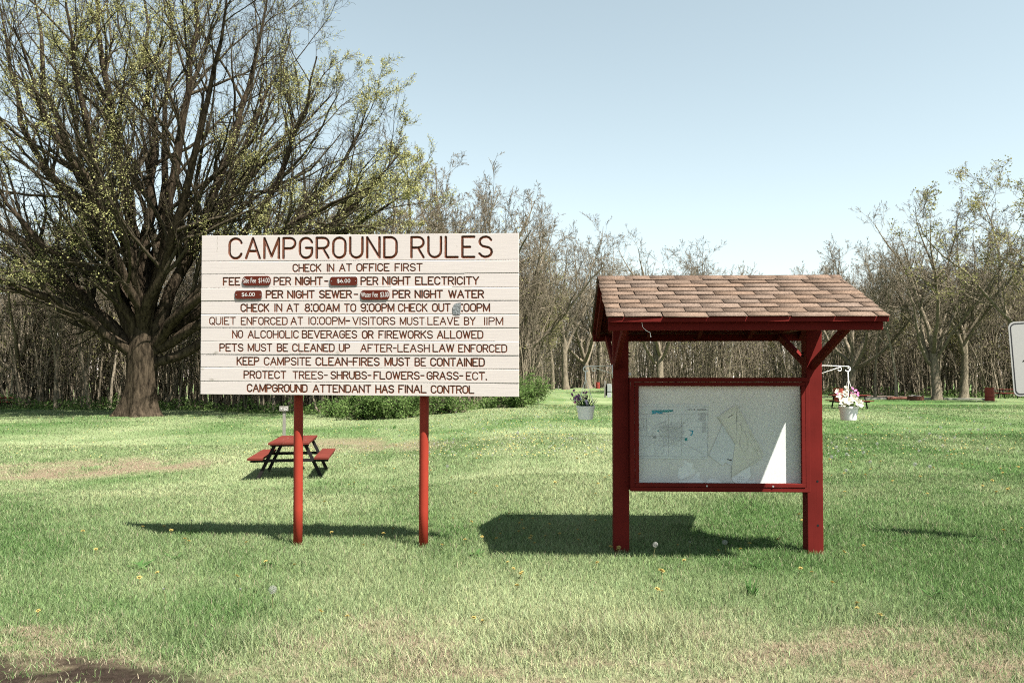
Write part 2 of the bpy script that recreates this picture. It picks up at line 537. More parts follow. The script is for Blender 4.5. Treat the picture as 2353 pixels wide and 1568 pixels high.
def resample(P, n):
    P = np.asarray(P, float)
    d = np.concatenate([[0], np.cumsum(np.linalg.norm(np.diff(P, axis=0), axis=1))])
    t = np.linspace(0, d[-1], n)
    # smooth the path by Catmull-Rom on a fine grid
    out = []
    for tt in t:
        k = min(max(np.searchsorted(d, tt) - 1, 0), len(P) - 2)
        u = (tt - d[k]) / max(d[k + 1] - d[k], 1e-9)
        p0 = P[max(k - 1, 0)]; p1 = P[k]; p2 = P[k + 1]; p3 = P[min(k + 2, len(P) - 1)]
        out.append(0.5 * ((2 * p1) + (-p0 + p2) * u + (2 * p0 - 5 * p1 + 4 * p2 - p3) * u * u + (-p0 + 3 * p1 - 3 * p2 + p3) * u ** 3))
    return np.array(out)

class Tubes:
    def __init__(s): s.V = []; s.Q = []; s.n = 0
    def add(s, P, Rd, sides, rng):
        """P (N,n,3), Rd (N,n)"""
        N, n, _ = P.shape
        t = nrm(np.gradient(P, axis=1))
        ov = nrm(P[:, -1] - P[:, 0])
        ref = nrm(np.cross(ov, nrm(rng.normal(size=(N, 3)))))[:, None, :]
        u = nrm(ref - t * np.sum(ref * t, -1, keepdims=True)); v = np.cross(t, u)
        a = np.arange(sides) * 2 * np.pi / sides
        V = P[:, :, None, :] + (u[:, :, None, :] * np.cos(a)[:, None] + v[:, :, None, :] * np.sin(a)[:, None]) * Rd[:, :, None, None]
        s.V.append(V.reshape(-1, 3))
        base = s.n + (np.arange(N) * n * sides)[:, None, None] + (np.arange(n - 1) * sides)[None, :, None]
        k = np.arange(sides)[None, None, :]; k2 = (k + 1) % sides
        Q = np.stack([base + k, base + k2, base + k2 + sides, base + k + sides], -1).reshape(-1, 4)
        s.Q.append(Q); s.n += N * n * sides

def children(P, Rd, L, k, t0, t1, ang, lr, rng, rr=0.62, rmin=0.004, taper=0.55):
    """k children per parent branch: starts, directions, lengths, radii"""
    N, n, _ = P.shape
    t = rng.uniform(t0, t1, (N, k)); t[:, 0] = np.maximum(t[:, 0], 0.93 * t1)
    f = t * (n - 1); i = np.minimum(f.astype(int), n - 2); u = (f - i)[..., None]
    I = np.arange(N)[:, None]
    st = P[I, i] * (1 - u) + P[I, i + 1] * u
    tg = nrm(P[I, i + 1] - P[I, i])
    rad = Rd[I, i] * (1 - u[..., 0]) + Rd[I, i + 1] * u[..., 0]
    w = nrm(np.cross(tg, nrm(rng.normal(size=(N, k, 3)))))
    an = rng.uniform(ang[0], ang[1], (N, k))[..., None]
    d = nrm(tg * np.cos(an) + w * np.sin(an))
    ln = L[:, None] * lr * (1 - taper * t) * rng.uniform(0.6, 1.25, (N, k))
    r = np.maximum(rad * rr * rng.uniform(0.6, 1.0, (N, k)), rmin)
    return st.reshape(-1, 3), d.reshape(-1, 3), ln.ravel(), r.ravel()

def grow(st, d, L, r, n, wander, up, rng, tip=0.25, rmin=0.004):
    N = len(st); P = np.zeros((N, n, 3)); P[:, 0] = st
    for k in range(1, n):
        d = nrm(d + rng.normal(size=(N, 3)) * wander + np.array([0, 0, up]))
        P[:, k] = P[:, k - 1] + d * (L / (n - 1))[:, None]
    Rd = np.maximum(r[:, None] * np.linspace(1, tip, n)[None, :], rmin)
    return P, Rd

def leaf_quads(C, size, rng, base):
    n = len(C)
    a = nrm(rng.normal(size=(n, 3))); b = nrm(np.cross(a, rng.normal(size=(n, 3))))
    s = (size * rng.uniform(0.55, 1.35, n))[:, None]
    V = np.stack([C - a * s * 0.7, C - b * s * 0.42, C + a * s * 0.7, C + b * s * 0.42], 1).reshape(-1, 3)
    i = np.arange(n) * 4 + base
    return V, np.stack([i, i + 1, i + 2, i + 3], 1)

def make_crown(P0, R0, L0, levels, rng, leaf=None, rmin=0.004):
    """levels: dicts(k, t0, t1, ang, lr, n, wander, up, sides). Returns list of vertex/quad arrays + leaves"""
    tb = Tubes(); P, Rd, L = P0, R0, L0; last = None
    allp = []
    for lv in levels:
        st, d, L, r = children(P, Rd, L, lv['k'], lv.get('t0', 0.2), lv.get('t1', 1.0), lv['ang'], lv['lr'], rng, lv.get('rr', 0.62), rmin, lv.get('taper', 0.55))
        P, Rd = grow(st, d, L, r, lv['n'], lv['wander'], lv['up'], rng, lv.get('tip', 0.3), rmin)
        tb.add(P, Rd, lv['sides'], rng); allp.append(P)
    V = np.concatenate(tb.V); Q = np.concatenate(tb.Q)
    polys = [Q]; midx = [np.zeros(len(Q), int)]
    if leaf:
        num, size, spread = leaf['num'], leaf['size'], leaf['spread']
        src = allp[-1].reshape(-1, 3) if leaf.get('last', True) else np.concatenate([p.reshape(-1, 3) for p in allp[-2:]])
        if leaf.get('clump'):
            wgt = fnoise(src[:, 0] * 0.45 + src[:, 1] * 0.3 + 50, src[:, 2] * 0.45 + 50, leaf.get('seed', 3)) ** 4
            wgt = wgt / wgt.sum()
        else: wgt = None
        c = src[rng.choice(len(src), num, p=wgt)] + rng.normal(size=(num, 3)) * spread
        LV, LQ = leaf_quads(c, size, rng, len(V))
        V = np.concatenate([V, LV]); polys.append(LQ); midx.append(np.ones(len(LQ), int))
    return V, polys, midx

# ---- the big budding tree
def big_tree():
    rg = np.random.default_rng(12)
    Y0 = 38.5; X0 = gx(325, Y0); Z0 = gzf(X0, Y0)
    root = empty("budding_tree", (X0, Y0, Z0))
    tag(root, "huge old broad-crowned tree with many dark limbs and yellow-green buds, left of the rules sign", "tree")
    org = np.array([X0, Y0, Z0])
    def W(px, py, dy): return np.array(at(px, py, Y0 + dy)) - org
    # trunk with a buttressed foot
    tr = [((322, 962), 54, ), ((322, 948), 44), ((323, 925), 38), ((325, 895), 34), ((326, 860), 32), ((326, 830), 32), ((328, 805), 32), ((330, 780), 28), ((332, 755), 22), ((334, 728), 16), ((335, 700), 8)]
    n = 28; mv = []; mq = []
    rings = []
    for (p, wpx) in tr:
        c = W(p[0], p[1], 0); rad = wpx / F * Y0
        rings.append((c, rad))
    prof = np.array([[*c, r] for c, r in rings])
    zs = np.linspace(prof[0, 2], prof[-1, 2], 26)
    V = []
    for z in zs:
        cx = np.interp(z, prof[:, 2], prof[:, 0]); cy = np.interp(z, prof[:, 2], prof[:, 1]); r = np.interp(z, prof[:, 2], prof[:, 3])
        fl = max(0, 1 - (z - prof[0, 2]) / 1.9)
        a = np.arange(n) * 2 * np.pi / n
        rr = r * (1 + (0.22 * fl * fl + 0.03) * np.cos(5 * a + 0.7) + (0.10 * fl + 0.03) * np.cos(3 * a + 2 + z * 0.3) + 0.025 * np.cos(9 * a + z))
        V.append(np.stack([cx + rr * np.cos(a), cy + rr * np.sin(a), np.full(n, z)], 1))
    V = np.concatenate(V)
    i = (np.arange(len(zs) - 1)[:, None] * n + np.arange(n)[None, :]); i2 = (np.arange(len(zs) - 1)[:, None] * n + (np.arange(n)[None, :] + 1) % n)
    Q = np.stack([i, i2, i2 + n, i + n], -1).reshape(-1, 4)
    # limbs drawn after the photograph: path (px, py), depth of the tip, width at the start in px
    limbs = [
        ([(318, 830), (285, 800), (244, 765), (195, 730), (132, 699), (70, 671), (0, 639), (-90, 600), (-170, 555)], -3.0, 26),
        ([(322, 815), (265, 765), (209, 695), (174, 660), (122, 625), (52, 556), (0, 514), (-80, 440), (-140, 350)], 1.5, 28),
        ([(325, 800), (300, 740), (279, 699), (237, 639), (192, 605), (122, 577), (60, 520), (0, 450), (-60, 360)], -2.2, 24),
        ([(322, 795), (293, 747), (265, 681), (251, 625), (241, 556), (205, 470), (165, 360), (120, 240), (95, 110), (70, -40)], 0.8, 30),
        ([(326, 790), (305, 730), (275, 650), (232, 560), (170, 470), (100, 370), (45, 250), (15, 110), (-10, -20)], 3.5, 26),
        ([(330, 780), (328, 695), (314, 625), (303, 538), (285, 420), (262, 300), (240, 170), (225, 40), (215, -120)], -1.5, 30),
        ([(332, 780), (335, 700), (335, 600), (345, 500), (352, 380), (342, 250), (335, 110), (332, -60)], 2.5, 28),
        ([(336, 780), (352, 695), (370, 618), (380, 538), (398, 420), (415, 300), (435, 170), (450, 30), (460, -120)], -1.0, 30),
        ([(338, 785), (384, 723), (401, 671), (418, 608), (450, 538), (490, 440), (535, 320), (570, 200), (600, 80), (620, -40)], 1.5, 28),
        ([(340, 790), (395, 735), (453, 681), (520, 600), (585, 500), (640, 400), (690, 290), (712, 200), (728, 130)], -2.5, 26),
        ([(342, 800), (410, 745), (480, 690), (570, 610), (660, 520), (740, 440), (800, 350), (835, 285), (842, 250)], 2.0, 25),
        ([(344, 810), (430, 760), (540, 690), (660, 600), (770, 510), (840, 440), (890, 385), (920, 350)], -1.0, 24),
        ([(350, 836), (385, 826), (418, 814), (457, 793), (530, 735), (620, 660), (730, 580), (840, 500), (915, 455), (955, 425)], 0.5, 22),
        ([(340, 790), (375, 700), (430, 600), (500, 480), (545, 380), (590, 270), (640, 170), (668, 70)], 5.5, 24),
        ([(330, 780), (318, 680), (288, 580), (262, 480), (226, 380), (190, 250), (170, 110), (150, -40)], -5.0, 24),
        ([(334, 780), (348, 690), (385, 590), (412, 480), (440, 380), (480, 240), (505, 110), (520, -50)], -5.0, 24),
        ([(322, 810), (250, 740), (170, 690), (80, 620), (10, 570), (-80, 520)], 5.5, 22),
        ([(336, 780), (355, 660), (365, 540), (380, 420), (378, 280), (392, 130), (395, -40)], 6.0, 24),
        ([(328, 785), (300, 670), (255, 560), (200, 430), (140, 330), (70, 190), (30, 60)], -6.5, 22),
        ([(342, 805), (420, 720), (510, 640), (620, 560), (700, 490), (775, 460), (850, 430)], -5.5, 22),
        ([(342, 800), (440, 700), (560, 620), (700, 560), (790, 535), (870, 510), (915, 485)], 4.5, 20),
        ([(338, 790), (400, 650), (470, 520), (560, 420), (640, 330), (715, 270), (765, 215)], 3.5, 22),
    ]
    n0 = 16; LP = []; LR = []; LL = []
    for pts, dy, wpx in limbs:
        k = len(pts)
        P = np.array([W(326 + 0.25 * (pts[0][0] - 326), max(pts[0][1] + 45, 850), 0)] + [W(p[0], p[1], dy * (j / (k - 1)) ** 0.9) for j, p in enumerate(pts)])
        P = resample(P, n0)
        P[2:-1] += rg.normal(size=(n0 - 3, 3)) * 0.09
        L = np.linalg.norm(np.diff(P, axis=0), axis=1).sum()
        r = wpx / 2 / F * Y0
        u = np.linspace(0, 1, n0)
        LP.append(P); LR.append(np.maximum(1.06 * r * (1 - u) ** 0.9 + 0.026, 0.03)); LL.append(L)
    LP = np.array(LP); LR = np.array(LR); LL = np.array(LL)
    tb = Tubes(); tb.n = len(V); tb.add(LP, LR, 9, rg)
    V = np.concatenate([V] + tb.V); QQ = [Q] + tb.Q
    link("trunk", np_mesh("trunk", V, QQ, mats=[M['bark_big']], smooth=True), root)
    lv = [dict(k=20, t0=0.22, ang=(0.32, 0.85), lr=0.46, n=8, wander=0.14, up=0.07, sides=5, rr=0.58, taper=0.62),
          dict(k=10, t0=0.15, ang=(0.35, 0.9), lr=0.44, n=5, wander=0.18, up=0.06, sides=4, rr=0.55),
          dict(k=12, t0=0.1, ang=(0.35, 0.95), lr=0.52, n=4, wander=0.22, up=0.05, sides=3, rr=0.55)]
    CV, CP, CM = make_crown(LP, LR, LL, lv, rg, dict(num=115000, size=0.060, spread=0.06, clump=True), rmin=0.006)
    link("crown", np_mesh("crown", CV, CP, CM, [M['bark_twig'], M['bud']]), root)
big_tree()

# ---- woodland trees: prototypes that are copied
def proto_tree(name, seed, h, r, form, leaf=None, bark='bark_bg'):
    rg = np.random.default_rng(seed)
    root = empty(name)
    tb = Tubes()
    if form == 'slender':
        st = np.zeros((1, 3)); st[0, 2] = -0.2
        P, Rd = grow(st, np.array([[rg.normal() * 0.05, rg.normal() * 0.05, 1.0]]), np.array([h]), np.array([r]), 14, 0.05, 0.03, rg, 0.12, 0.012)
        Rd[0, 0] *= 1.5; Rd[0, 1] *= 1.05
        if rg.random() < 0.45:      # a fork
            k = 5
            st2, d2 = P[:, k], nrm(np.array([[rg.normal() * 0.3, rg.normal() * 0.3, 1.0]]))
            P2, R2 = grow(st2, d2, np.array([h * 0.6]), Rd[:, k] * 0.8, 14, 0.05, 0.04, rg, 0.12, 0.012)
            P = np.concatenate([P, P2]); Rd = np.concatenate([Rd, R2])
        tb.add(P, Rd, 7, rg)
        L = np.full(len(P), h)
        lv = [dict(k=26, t0=0.34, ang=(0.45, 1.0), lr=0.36, n=7, wander=0.12, up=0.09, sides=4, rr=0.5, taper=0.72),
              dict(k=8, t0=0.15, ang=(0.35, 0.9), lr=0.42, n=4, wander=0.16, up=0.06, sides=3, rr=0.55),
              dict(k=7, t0=0.1, ang=(0.35, 0.9), lr=0.5, n=3, wander=0.2, up=0.04, sides=3, rr=0.55)]
    else:
        th = h * (0.27 if form == 'spreading' else 0.36)
        st = np.zeros((1, 3)); st[0, 2] = -0.2
        P, Rd = grow(st, np.array([[rg.normal() * 0.08, rg.normal() * 0.08, 1.0]]), np.array([th]), np.array([r]), 8, 0.05, 0.02, rg, 0.8, 0.02)
        Rd[0, 0] *= 1.55; Rd[0, 1] *= 1.12
        tb.add(P, Rd, 9, rg)
        k = 8
        az = np.arange(k) * 2 * np.pi / k + rg.uniform(-0.4, 0.4, k)
        el = rg.uniform(0.55, 1.3, k) if form == 'spreading' else rg.uniform(0.85, 1.4, k)
        el[0] = 1.35
        d = np.stack([np.cos(az) * np.cos(el), np.sin(az) * np.cos(el), np.sin(el)], 1)
        st2 = P[0, -1][None] - np.array([0, 0, 1.0]) * rg.uniform(0.0, 0.35 * th, k)[:, None]
        st2[0] = P[0, -1]
        P2, R2 = grow(st2, d, h * rg.uniform(0.55, 0.82, k), r * rg.uniform(0.4, 0.62, k), 12, 0.115, 0.085, rg, 0.12, 0.015)
        tb.add(P2, R2, 6, rg)
        P, Rd = P2, R2; L = np.linalg.norm(np.diff(P2, axis=1), axis=2).sum(1)
        lv = [dict(k=13, t0=0.22, ang=(0.4, 1.0), lr=0.48, n=7, wander=0.2, up=0.06, sides=4, rr=0.55),
              dict(k=8, t0=0.15, ang=(0.4, 1.0), lr=0.44, n=4, wander=0.22, up=0.05, sides=3, rr=0.55),
              dict(k=9, t0=0.1, ang=(0.35, 1.0), lr=0.5, n=3, wander=0.2, up=0.03, sides=3, rr=0.55)]
    link("trunk", np_mesh("trunk", np.concatenate(tb.V), tb.Q, mats=[M[bark]], smooth=True), root)
    CV, CP, CM = make_crown(P, Rd, L, lv, rg, leaf, rmin=0.0085)
    link("crown", np_mesh("crown", CV, CP, CM, [M[bark], M['young']]), root)
    root["h"] = h
    return root

PROT = {
    'slender': [proto_tree("bare_tree", 101, 15, 0.15, 'slender'), proto_tree("bare_tree", 102, 14, 0.12, 'slender', bark='bark_pale'), proto_tree("bare_tree", 103, 16, 0.18, 'slender')],
    'spread': [proto_tree("spreading_tree", 111, 14, 0.34, 'spreading'), proto_tree("spreading_tree", 112, 15, 0.38, 'spreading'), proto_tree("spreading_tree", 116, 15, 0.30, 'upright')],
    'leafy': [proto_tree("leafing_tree", 121, 13, 0.2, 'upright', dict(num=5000, size=0.09, spread=0.15, clump=True)),
              proto_tree("leafing_tree", 122, 10, 0.12, 'slender', dict(num=4500, size=0.10, spread=0.2, clump=True)),
              proto_tree("leafing_tree", 123, 15, 0.3, 'spreading', dict(num=8000, size=0.10, spread=0.15, clump=True))],
}
_used = set()
def tree(kind, idx, px, Y, h, label, group=None, rz=None, lean=0.0):
    src = PROT[kind][idx]
    if id(src) in _used or src.name in _used: o = copy_tree(src)
    else: o = src
    _used.add(src.name)
    x = gx(px, Y)
    o.location = (x, Y, gzf(x, Y))
    s = h / float(src["h"])
    o.scale = (s, s, s)
    o.rotation_euler = (0, lean, random.uniform(0, 6.28) if rz is None else rz)
    tag(o, label, "tree", group)
    return o

random.seed(5)
WG = "bare trees of the woodland belt"
solo = [
    ('spread', 1, 1045, 52, 16.5, "tall bare tree rising above the right end of the rules sign, behind the budding tree"),
    ('spread', 1, 1150, 57, 15.5, "wide bare crown just above the top right corner of the rules sign"),
    ('spread', 0, 960, 50, 15.0, "bare tree hidden behind the middle of the rules sign, twigs mixing with the budding crown"),
    ('slender', 2, 1268, 96, 22.5, "tallest pale slender tree between the rules sign and the kiosk, left of a pair"),
    ('spread', 2, 1300, 98, 20.0, "darker leaning tree, right of the pair between the sign and the kiosk"),
    ('spread', 2, 1378, 112, 20.5, "thick-trunked bare tree behind the far red drum left of the kiosk"),
    ('spread', 1, 1352, 106, 18.5, "bare tree rising above the left roof end of the kiosk"),
    ('spread', 0, 1518, 74, 14.5, "crooked bare tree seen through the kiosk opening, crown over the roof"),
    ('spread', 2, 1600, 88, 16.0, "bare spreading crown just showing above the middle of the kiosk roof"),
    ('spread', 1, 1952, 63, 12.5, "gnarled bare tree right of the kiosk, behind the white flower basket"),
    ('slender', 0, 2010, 60, 10.5, "thin straight tree beside the worn gravel pad, right of the kiosk"),
    ('slender', 1, 2058, 57, 11.5, "thin straight tree at the kerb next to the fire ring"),
    ('spread', 0, 2152, 55, 13.2, "thick dark trunk with heavy bent limbs, left of the red drum by the road sign"),
    ('spread', 2, 2212, 58, 14.0, "dark forked tree between the thick dark trunk and the red drum"),
    ('leafy', 2, 2372, 50, 16.5, "tall tree with pale new leaves at the right edge behind the road sign"),
    ('leafy', 0, 2300, 66, 13.0, "greenish leafing tree behind the red drum near the road sign"),
    ('leafy', 0, 1215, 62, 11.0, "yellow-green leafing tree against the right edge of the rules sign"),
    ('leafy', 2, 1420, 130, 15.0, "hazy yellow-green tree far off behind the left kiosk post"),
    ('spread', 1, 60, 50, 12.0, "bare tree at the left edge behind the budding tree's low limb"),
    ('slender', 2, 205, 47, 11.0, "pale bent tree just left of the huge trunk"),
    ('slender', 0, 130, 46, 10.5, "thin forked tree at the wood's edge left of the huge trunk"),
    ('spread', 2, 640, 46, 11.5, "dark trunk under the rules sign, left of its left post"),
]
for s_ in solo:
    tree(*s_)

def edge(px):
    return float(np.interp(px, [-400, 0, 450, 560, 780, 1000, 1130, 1225, 1262, 1420, 1470, 1900, 2000, 2150, 2352, 2800],
                           [48, 47, 46, 43, 40, 40, 43, 50, 104, 118, 76, 72, 66, 60, 58, 56]))
zones = [(-60, 300, 26, "slender bare tree in the wood left of the huge budding trunk"),
         (340, 470, 12, "slender bare tree in the gap between the huge trunk and the rules sign"),
         (470, 1190, 34, "slender bare tree in the wood showing under and above the rules sign"),
         (1190, 1260, 8, "slender bare tree close to the right edge of the rules sign"),
         (1265, 1420, 14, "slender far-off tree in the field gap between the sign and the kiosk"),
         (1440, 1880, 34, "slender straight tree seen through the opening of the kiosk"),
         (1890, 2000, 12, "slender straight tree behind the white flower basket"),
         (2000, 2400, 30, "slender dark tree in the wood behind the kerb on the right")]
for (a, b, n, lab) in zones:
    for k in range(n):
        px = a + (b - a) * (k + random.random()) / n
        Y = edge(px) + 1.5 + abs(random.gauss(0, 11))
        h = random.uniform(8.5, 12.5) * (1.0 if px < 1250 else 1.05) * (1.25 if 1265 < px < 1420 else 1.0)
        if 470 < px < 1190: h *= 1.1
        if px > 1440 and px < 1880: h *= 0.95
        tree('slender', random.randrange(3), px, Y, h, lab, WG, lean=random.gauss(0, 0.03))
LG = "young leafing trees in the woodland"
for (a, b, n, lab) in [(-40, 460, 7, "small yellow-green leafing tree behind the huge budding tree"),
                       (1190, 1430, 6, "small yellow-green leafing tree between the sign and the kiosk"),
                       (1450, 1900, 8, "small yellow-green leafing tree behind the kiosk"),
                       (1900, 2380, 9, "small yellow-green leafing tree in the wood on the right")]:
    for k in range(n):
        px = a + (b - a) * (k + random.random()) / n
        tree('leafy', 1, px, edge(px) + 4 + random.random() * 14, random.uniform(6, 9.5), lab, LG)

# ---- the dense wood behind: stems and brush nobody could count
def woodland():
    rg = np.random.default_rng(77)
    tb = Tubes()
    px = np.concatenate([rg.uniform(-500, 1262, 1900), rg.uniform(1262, 1440, 260), rg.uniform(1440, 2850, 1500)])
    e = np.array([edge(p) for p in px])
    Y = e + 1 + rg.exponential(16, len(px))
    x = (px - CX) / F * Y
    z = gz(x, Y)
    h = rg.uniform(3.5, 10.5, len(px)) * (0.85 + 0.3 * fnoise(px * 0.01, px * 0 + 3.3, 8))
    h = np.where((px > 1440) & (px < 1900), h * 0.92, h)
    st = np.stack([x, Y, z - 0.1], 1)
    d = nrm(np.stack([rg.normal(size=len(px)) * 0.10, rg.normal(size=len(px)) * 0.10, np.ones(len(px))], 1))
    P, Rd = grow(st, d, h, rg.uniform(0.025, 0.10, len(px)), 8, 0.055, 0.03, rg, 0.2, 0.012)
    tb.add(P, Rd, 4, rg)
    s2, d2, L2, r2 = children(P, Rd, h, 9, 0.12, 1.0, (0.3, 0.9), 0.34, rg, 0.5, 0.011, 0.5)
    P2, R2 = grow(s2, d2, L2, r2, 4, 0.16, 0.08, rg, 0.4, 0.011)
    tb.add(P2, R2, 3, rg)
    s3, d3, L3, r3 = children(P2, R2, L2, 3, 0.2, 1.0, (0.3, 0.9), 0.55, rg, 0.6, 0.010, 0.4)
    P3, R3 = grow(s3, d3, L3, r3, 3, 0.18, 0.05, rg, 0.5, 0.010)
    tb.add(P3, R3, 3, rg)
    V = np.concatenate(tb.V); Q = np.concatenate(tb.Q)
    src = P3.reshape(-1, 3)
    wgt = fnoise(src[:, 0] * 0.16 + 90, src[:, 2] * 0.25 + src[:, 1] * 0.1, 61) ** 3; wgt /= wgt.sum()
    c = src[rg.choice(len(src), 85000, p=wgt)] + rg.normal(size=(85000, 3)) * 0.25
    LV, LQ = leaf_quads(c, 0.085, rg, len(V))
    me = np_mesh("woodland", np.concatenate([V, LV]), [Q, LQ], [np.zeros(len(Q), int), np.ones(len(LQ), int)], [M['bark_bg'], M['young']])
    tag(link("woodland", me), "dense mass of thin bare stems and brush filling the wood", "woodland", kind="stuff")
    # far wall of trees beyond it
    tb = Tubes(); n = 1050
    px = rg.uniform(-500, 2850, n); Y = rg.uniform(120, 190, n); x = (px - CX) / F * Y
    st = np.stack([x, Y, gz(x, Y) - 0.1], 1)
    h = rg.uniform(9, 17, n) * np.where((px > 1440) & (px < 1900), 0.8, 1.0)
    P, Rd = grow(st, nrm(np.stack([rg.normal(size=n) * 0.06, rg.normal(size=n) * 0.06, np.ones(n)], 1)), h, rg.uniform(0.1, 0.26, n), 7, 0.05, 0.03, rg, 0.2, 0.03)
    tb.add(P, Rd, 4, rg)
    s2, d2, L2, r2 = children(P, Rd, h, 10, 0.15, 1.0, (0.35, 0.9), 0.3, rg, 0.5, 0.03, 0.5)
    P2, R2 = grow(s2, d2, L2, r2, 4, 0.16, 0.08, rg, 0.4, 0.03)
    tb.add(P2, R2, 3, rg)
    V = np.concatenate(tb.V); Q = np.concatenate(tb.Q)
    c = P2.reshape(-1, 3)[rg.choice(len(P2) * 4, 16000)] + rg.normal(size=(16000, 3)) * 0.5
    LV, LQ = leaf_quads(c, 0.22, rg, len(V))
    me = np_mesh("far_woodland", np.concatenate([V, LV]), [Q, LQ], [np.zeros(len(Q), int), np.ones(len(LQ), int)], [M['bark_bg'], M['young']])
    tag(link("far_woodland", me), "far belt of bare woodland on the horizon", "woodland", kind="stuff")
    # undergrowth along the wood's edge
    n = 22000
    px = np.concatenate([rg.uniform(-300, 1240, int(n * 0.62)), rg.uniform(1430, 2600, n - int(n * 0.62))])
    e = np.interp(px, [-400, 0, 450, 560, 780, 1000, 1130, 1225, 1262, 1420, 1470, 1900, 2000, 2150, 2352, 2800],
                  [47, 45.5, 44.5, 41.5, 38.5, 38.5, 41.5, 47, 104, 118, 76, 70, 66, 61, 58, 56])
    Y = e + rg.exponential(3.5, n); x = (px - CX) / F * Y
    hn = fnoise(px * 0.03, px * 0 + 1.7, 71) ** 1.5
    zz = gz(x, Y) + rg.uniform(0, 1, n) ** 1.8 * (0.25 + 1.0 * hn)
    LV, LQ = leaf_quads(np.stack([x, Y, zz], 1), 0.10, rg, 0)
    me = np_mesh("undergrowth", LV, [LQ], mats=[M['shrub']])
    tag(link("undergrowth", me), "low green undergrowth along the foot of the wood", "undergrowth", kind="stuff")
woodland()

# ---- leafy shrubs at the wood's edge
def shrub(px, Y, wd, h, label, seed, nleaf=6500):
    rg = np.random.default_rng(seed)
    x = gx(px, Y); root = empty("leafy_shrub", (x, Y, gzf(x, Y))); tag(root, label, "shrub", "leafy shrubs at the edge of the wood")
    n = 34
    d = nrm(np.stack([rg.normal(size=n) * wd / h * 0.7, rg.normal(size=n) * wd / h * 0.6, np.ones(n)], 1))
    st = np.stack([rg.normal(size=n) * wd * 0.16, rg.normal(size=n) * wd * 0.14, np.full(n, -0.05)], 1)
    P, Rd = grow(st, d, np.full(n, h * 1.05) * rg.uniform(0.7, 1.15, n), np.full(n, 0.02), 6, 0.16, 0.0, rg, 0.4, 0.006)
    tb = Tubes(); tb.add(P, Rd, 4, rg)
    s2, d2, L2, r2 = children(P, Rd, np.full(n, h), 12, 0.15, 1.0, (0.4, 1.1), 0.5, rg, 0.6, 0.005, 0.3)
    P2, R2 = grow(s2, d2, L2, r2, 4, 0.2, -0.02, rg, 0.5, 0.005); tb.add(P2, R2, 3, rg)
    link("stems", np_mesh("stems", np.concatenate(tb.V), tb.Q, mats=[M['bark_bg']]), root)
    src = P2.reshape(-1, 3); src = src[src[:, 2] > 0.08]
    wgt = fnoise(src[:, 0] * 1.6 + 40, src[:, 2] * 1.8 + src[:, 1], 5) ** 2.2; wgt /= wgt.sum()
    c = src[rg.choice(len(src), nleaf, p=wgt)] + rg.normal(size=(nleaf, 3)) * 0.09
    LV, LQ = leaf_quads(c, 0.075, rg, 0)
    link("foliage", np_mesh("foliage", LV, [LQ], mats=[M['shrub']]), root)
    return root
shrub(850, 35.5, 1.5, 1.15, "broad bright green shrub under the rules sign between its two posts", 1, 9000)
shrub(925, 36.0, 1.1, 1.05, "rounded green shrub just left of the sign's right post", 2, 6000)
shrub(780, 37.5, 1.1, 0.8, "low green shrub nearer the sign's left post", 3, 4500)
shrub(1030, 38.0, 1.3, 0.95, "brownish thin shrub just right of the sign's right post", 4, 3200)
shrub(1185, 42.0, 1.7, 1.25, "leafy green shrub at the lower right corner of the rules sign", 5, 8000)
shrub(1212, 46.0, 1.3, 1.5, "taller green shrub right of the rules sign at the end of the wood", 6, 6000)

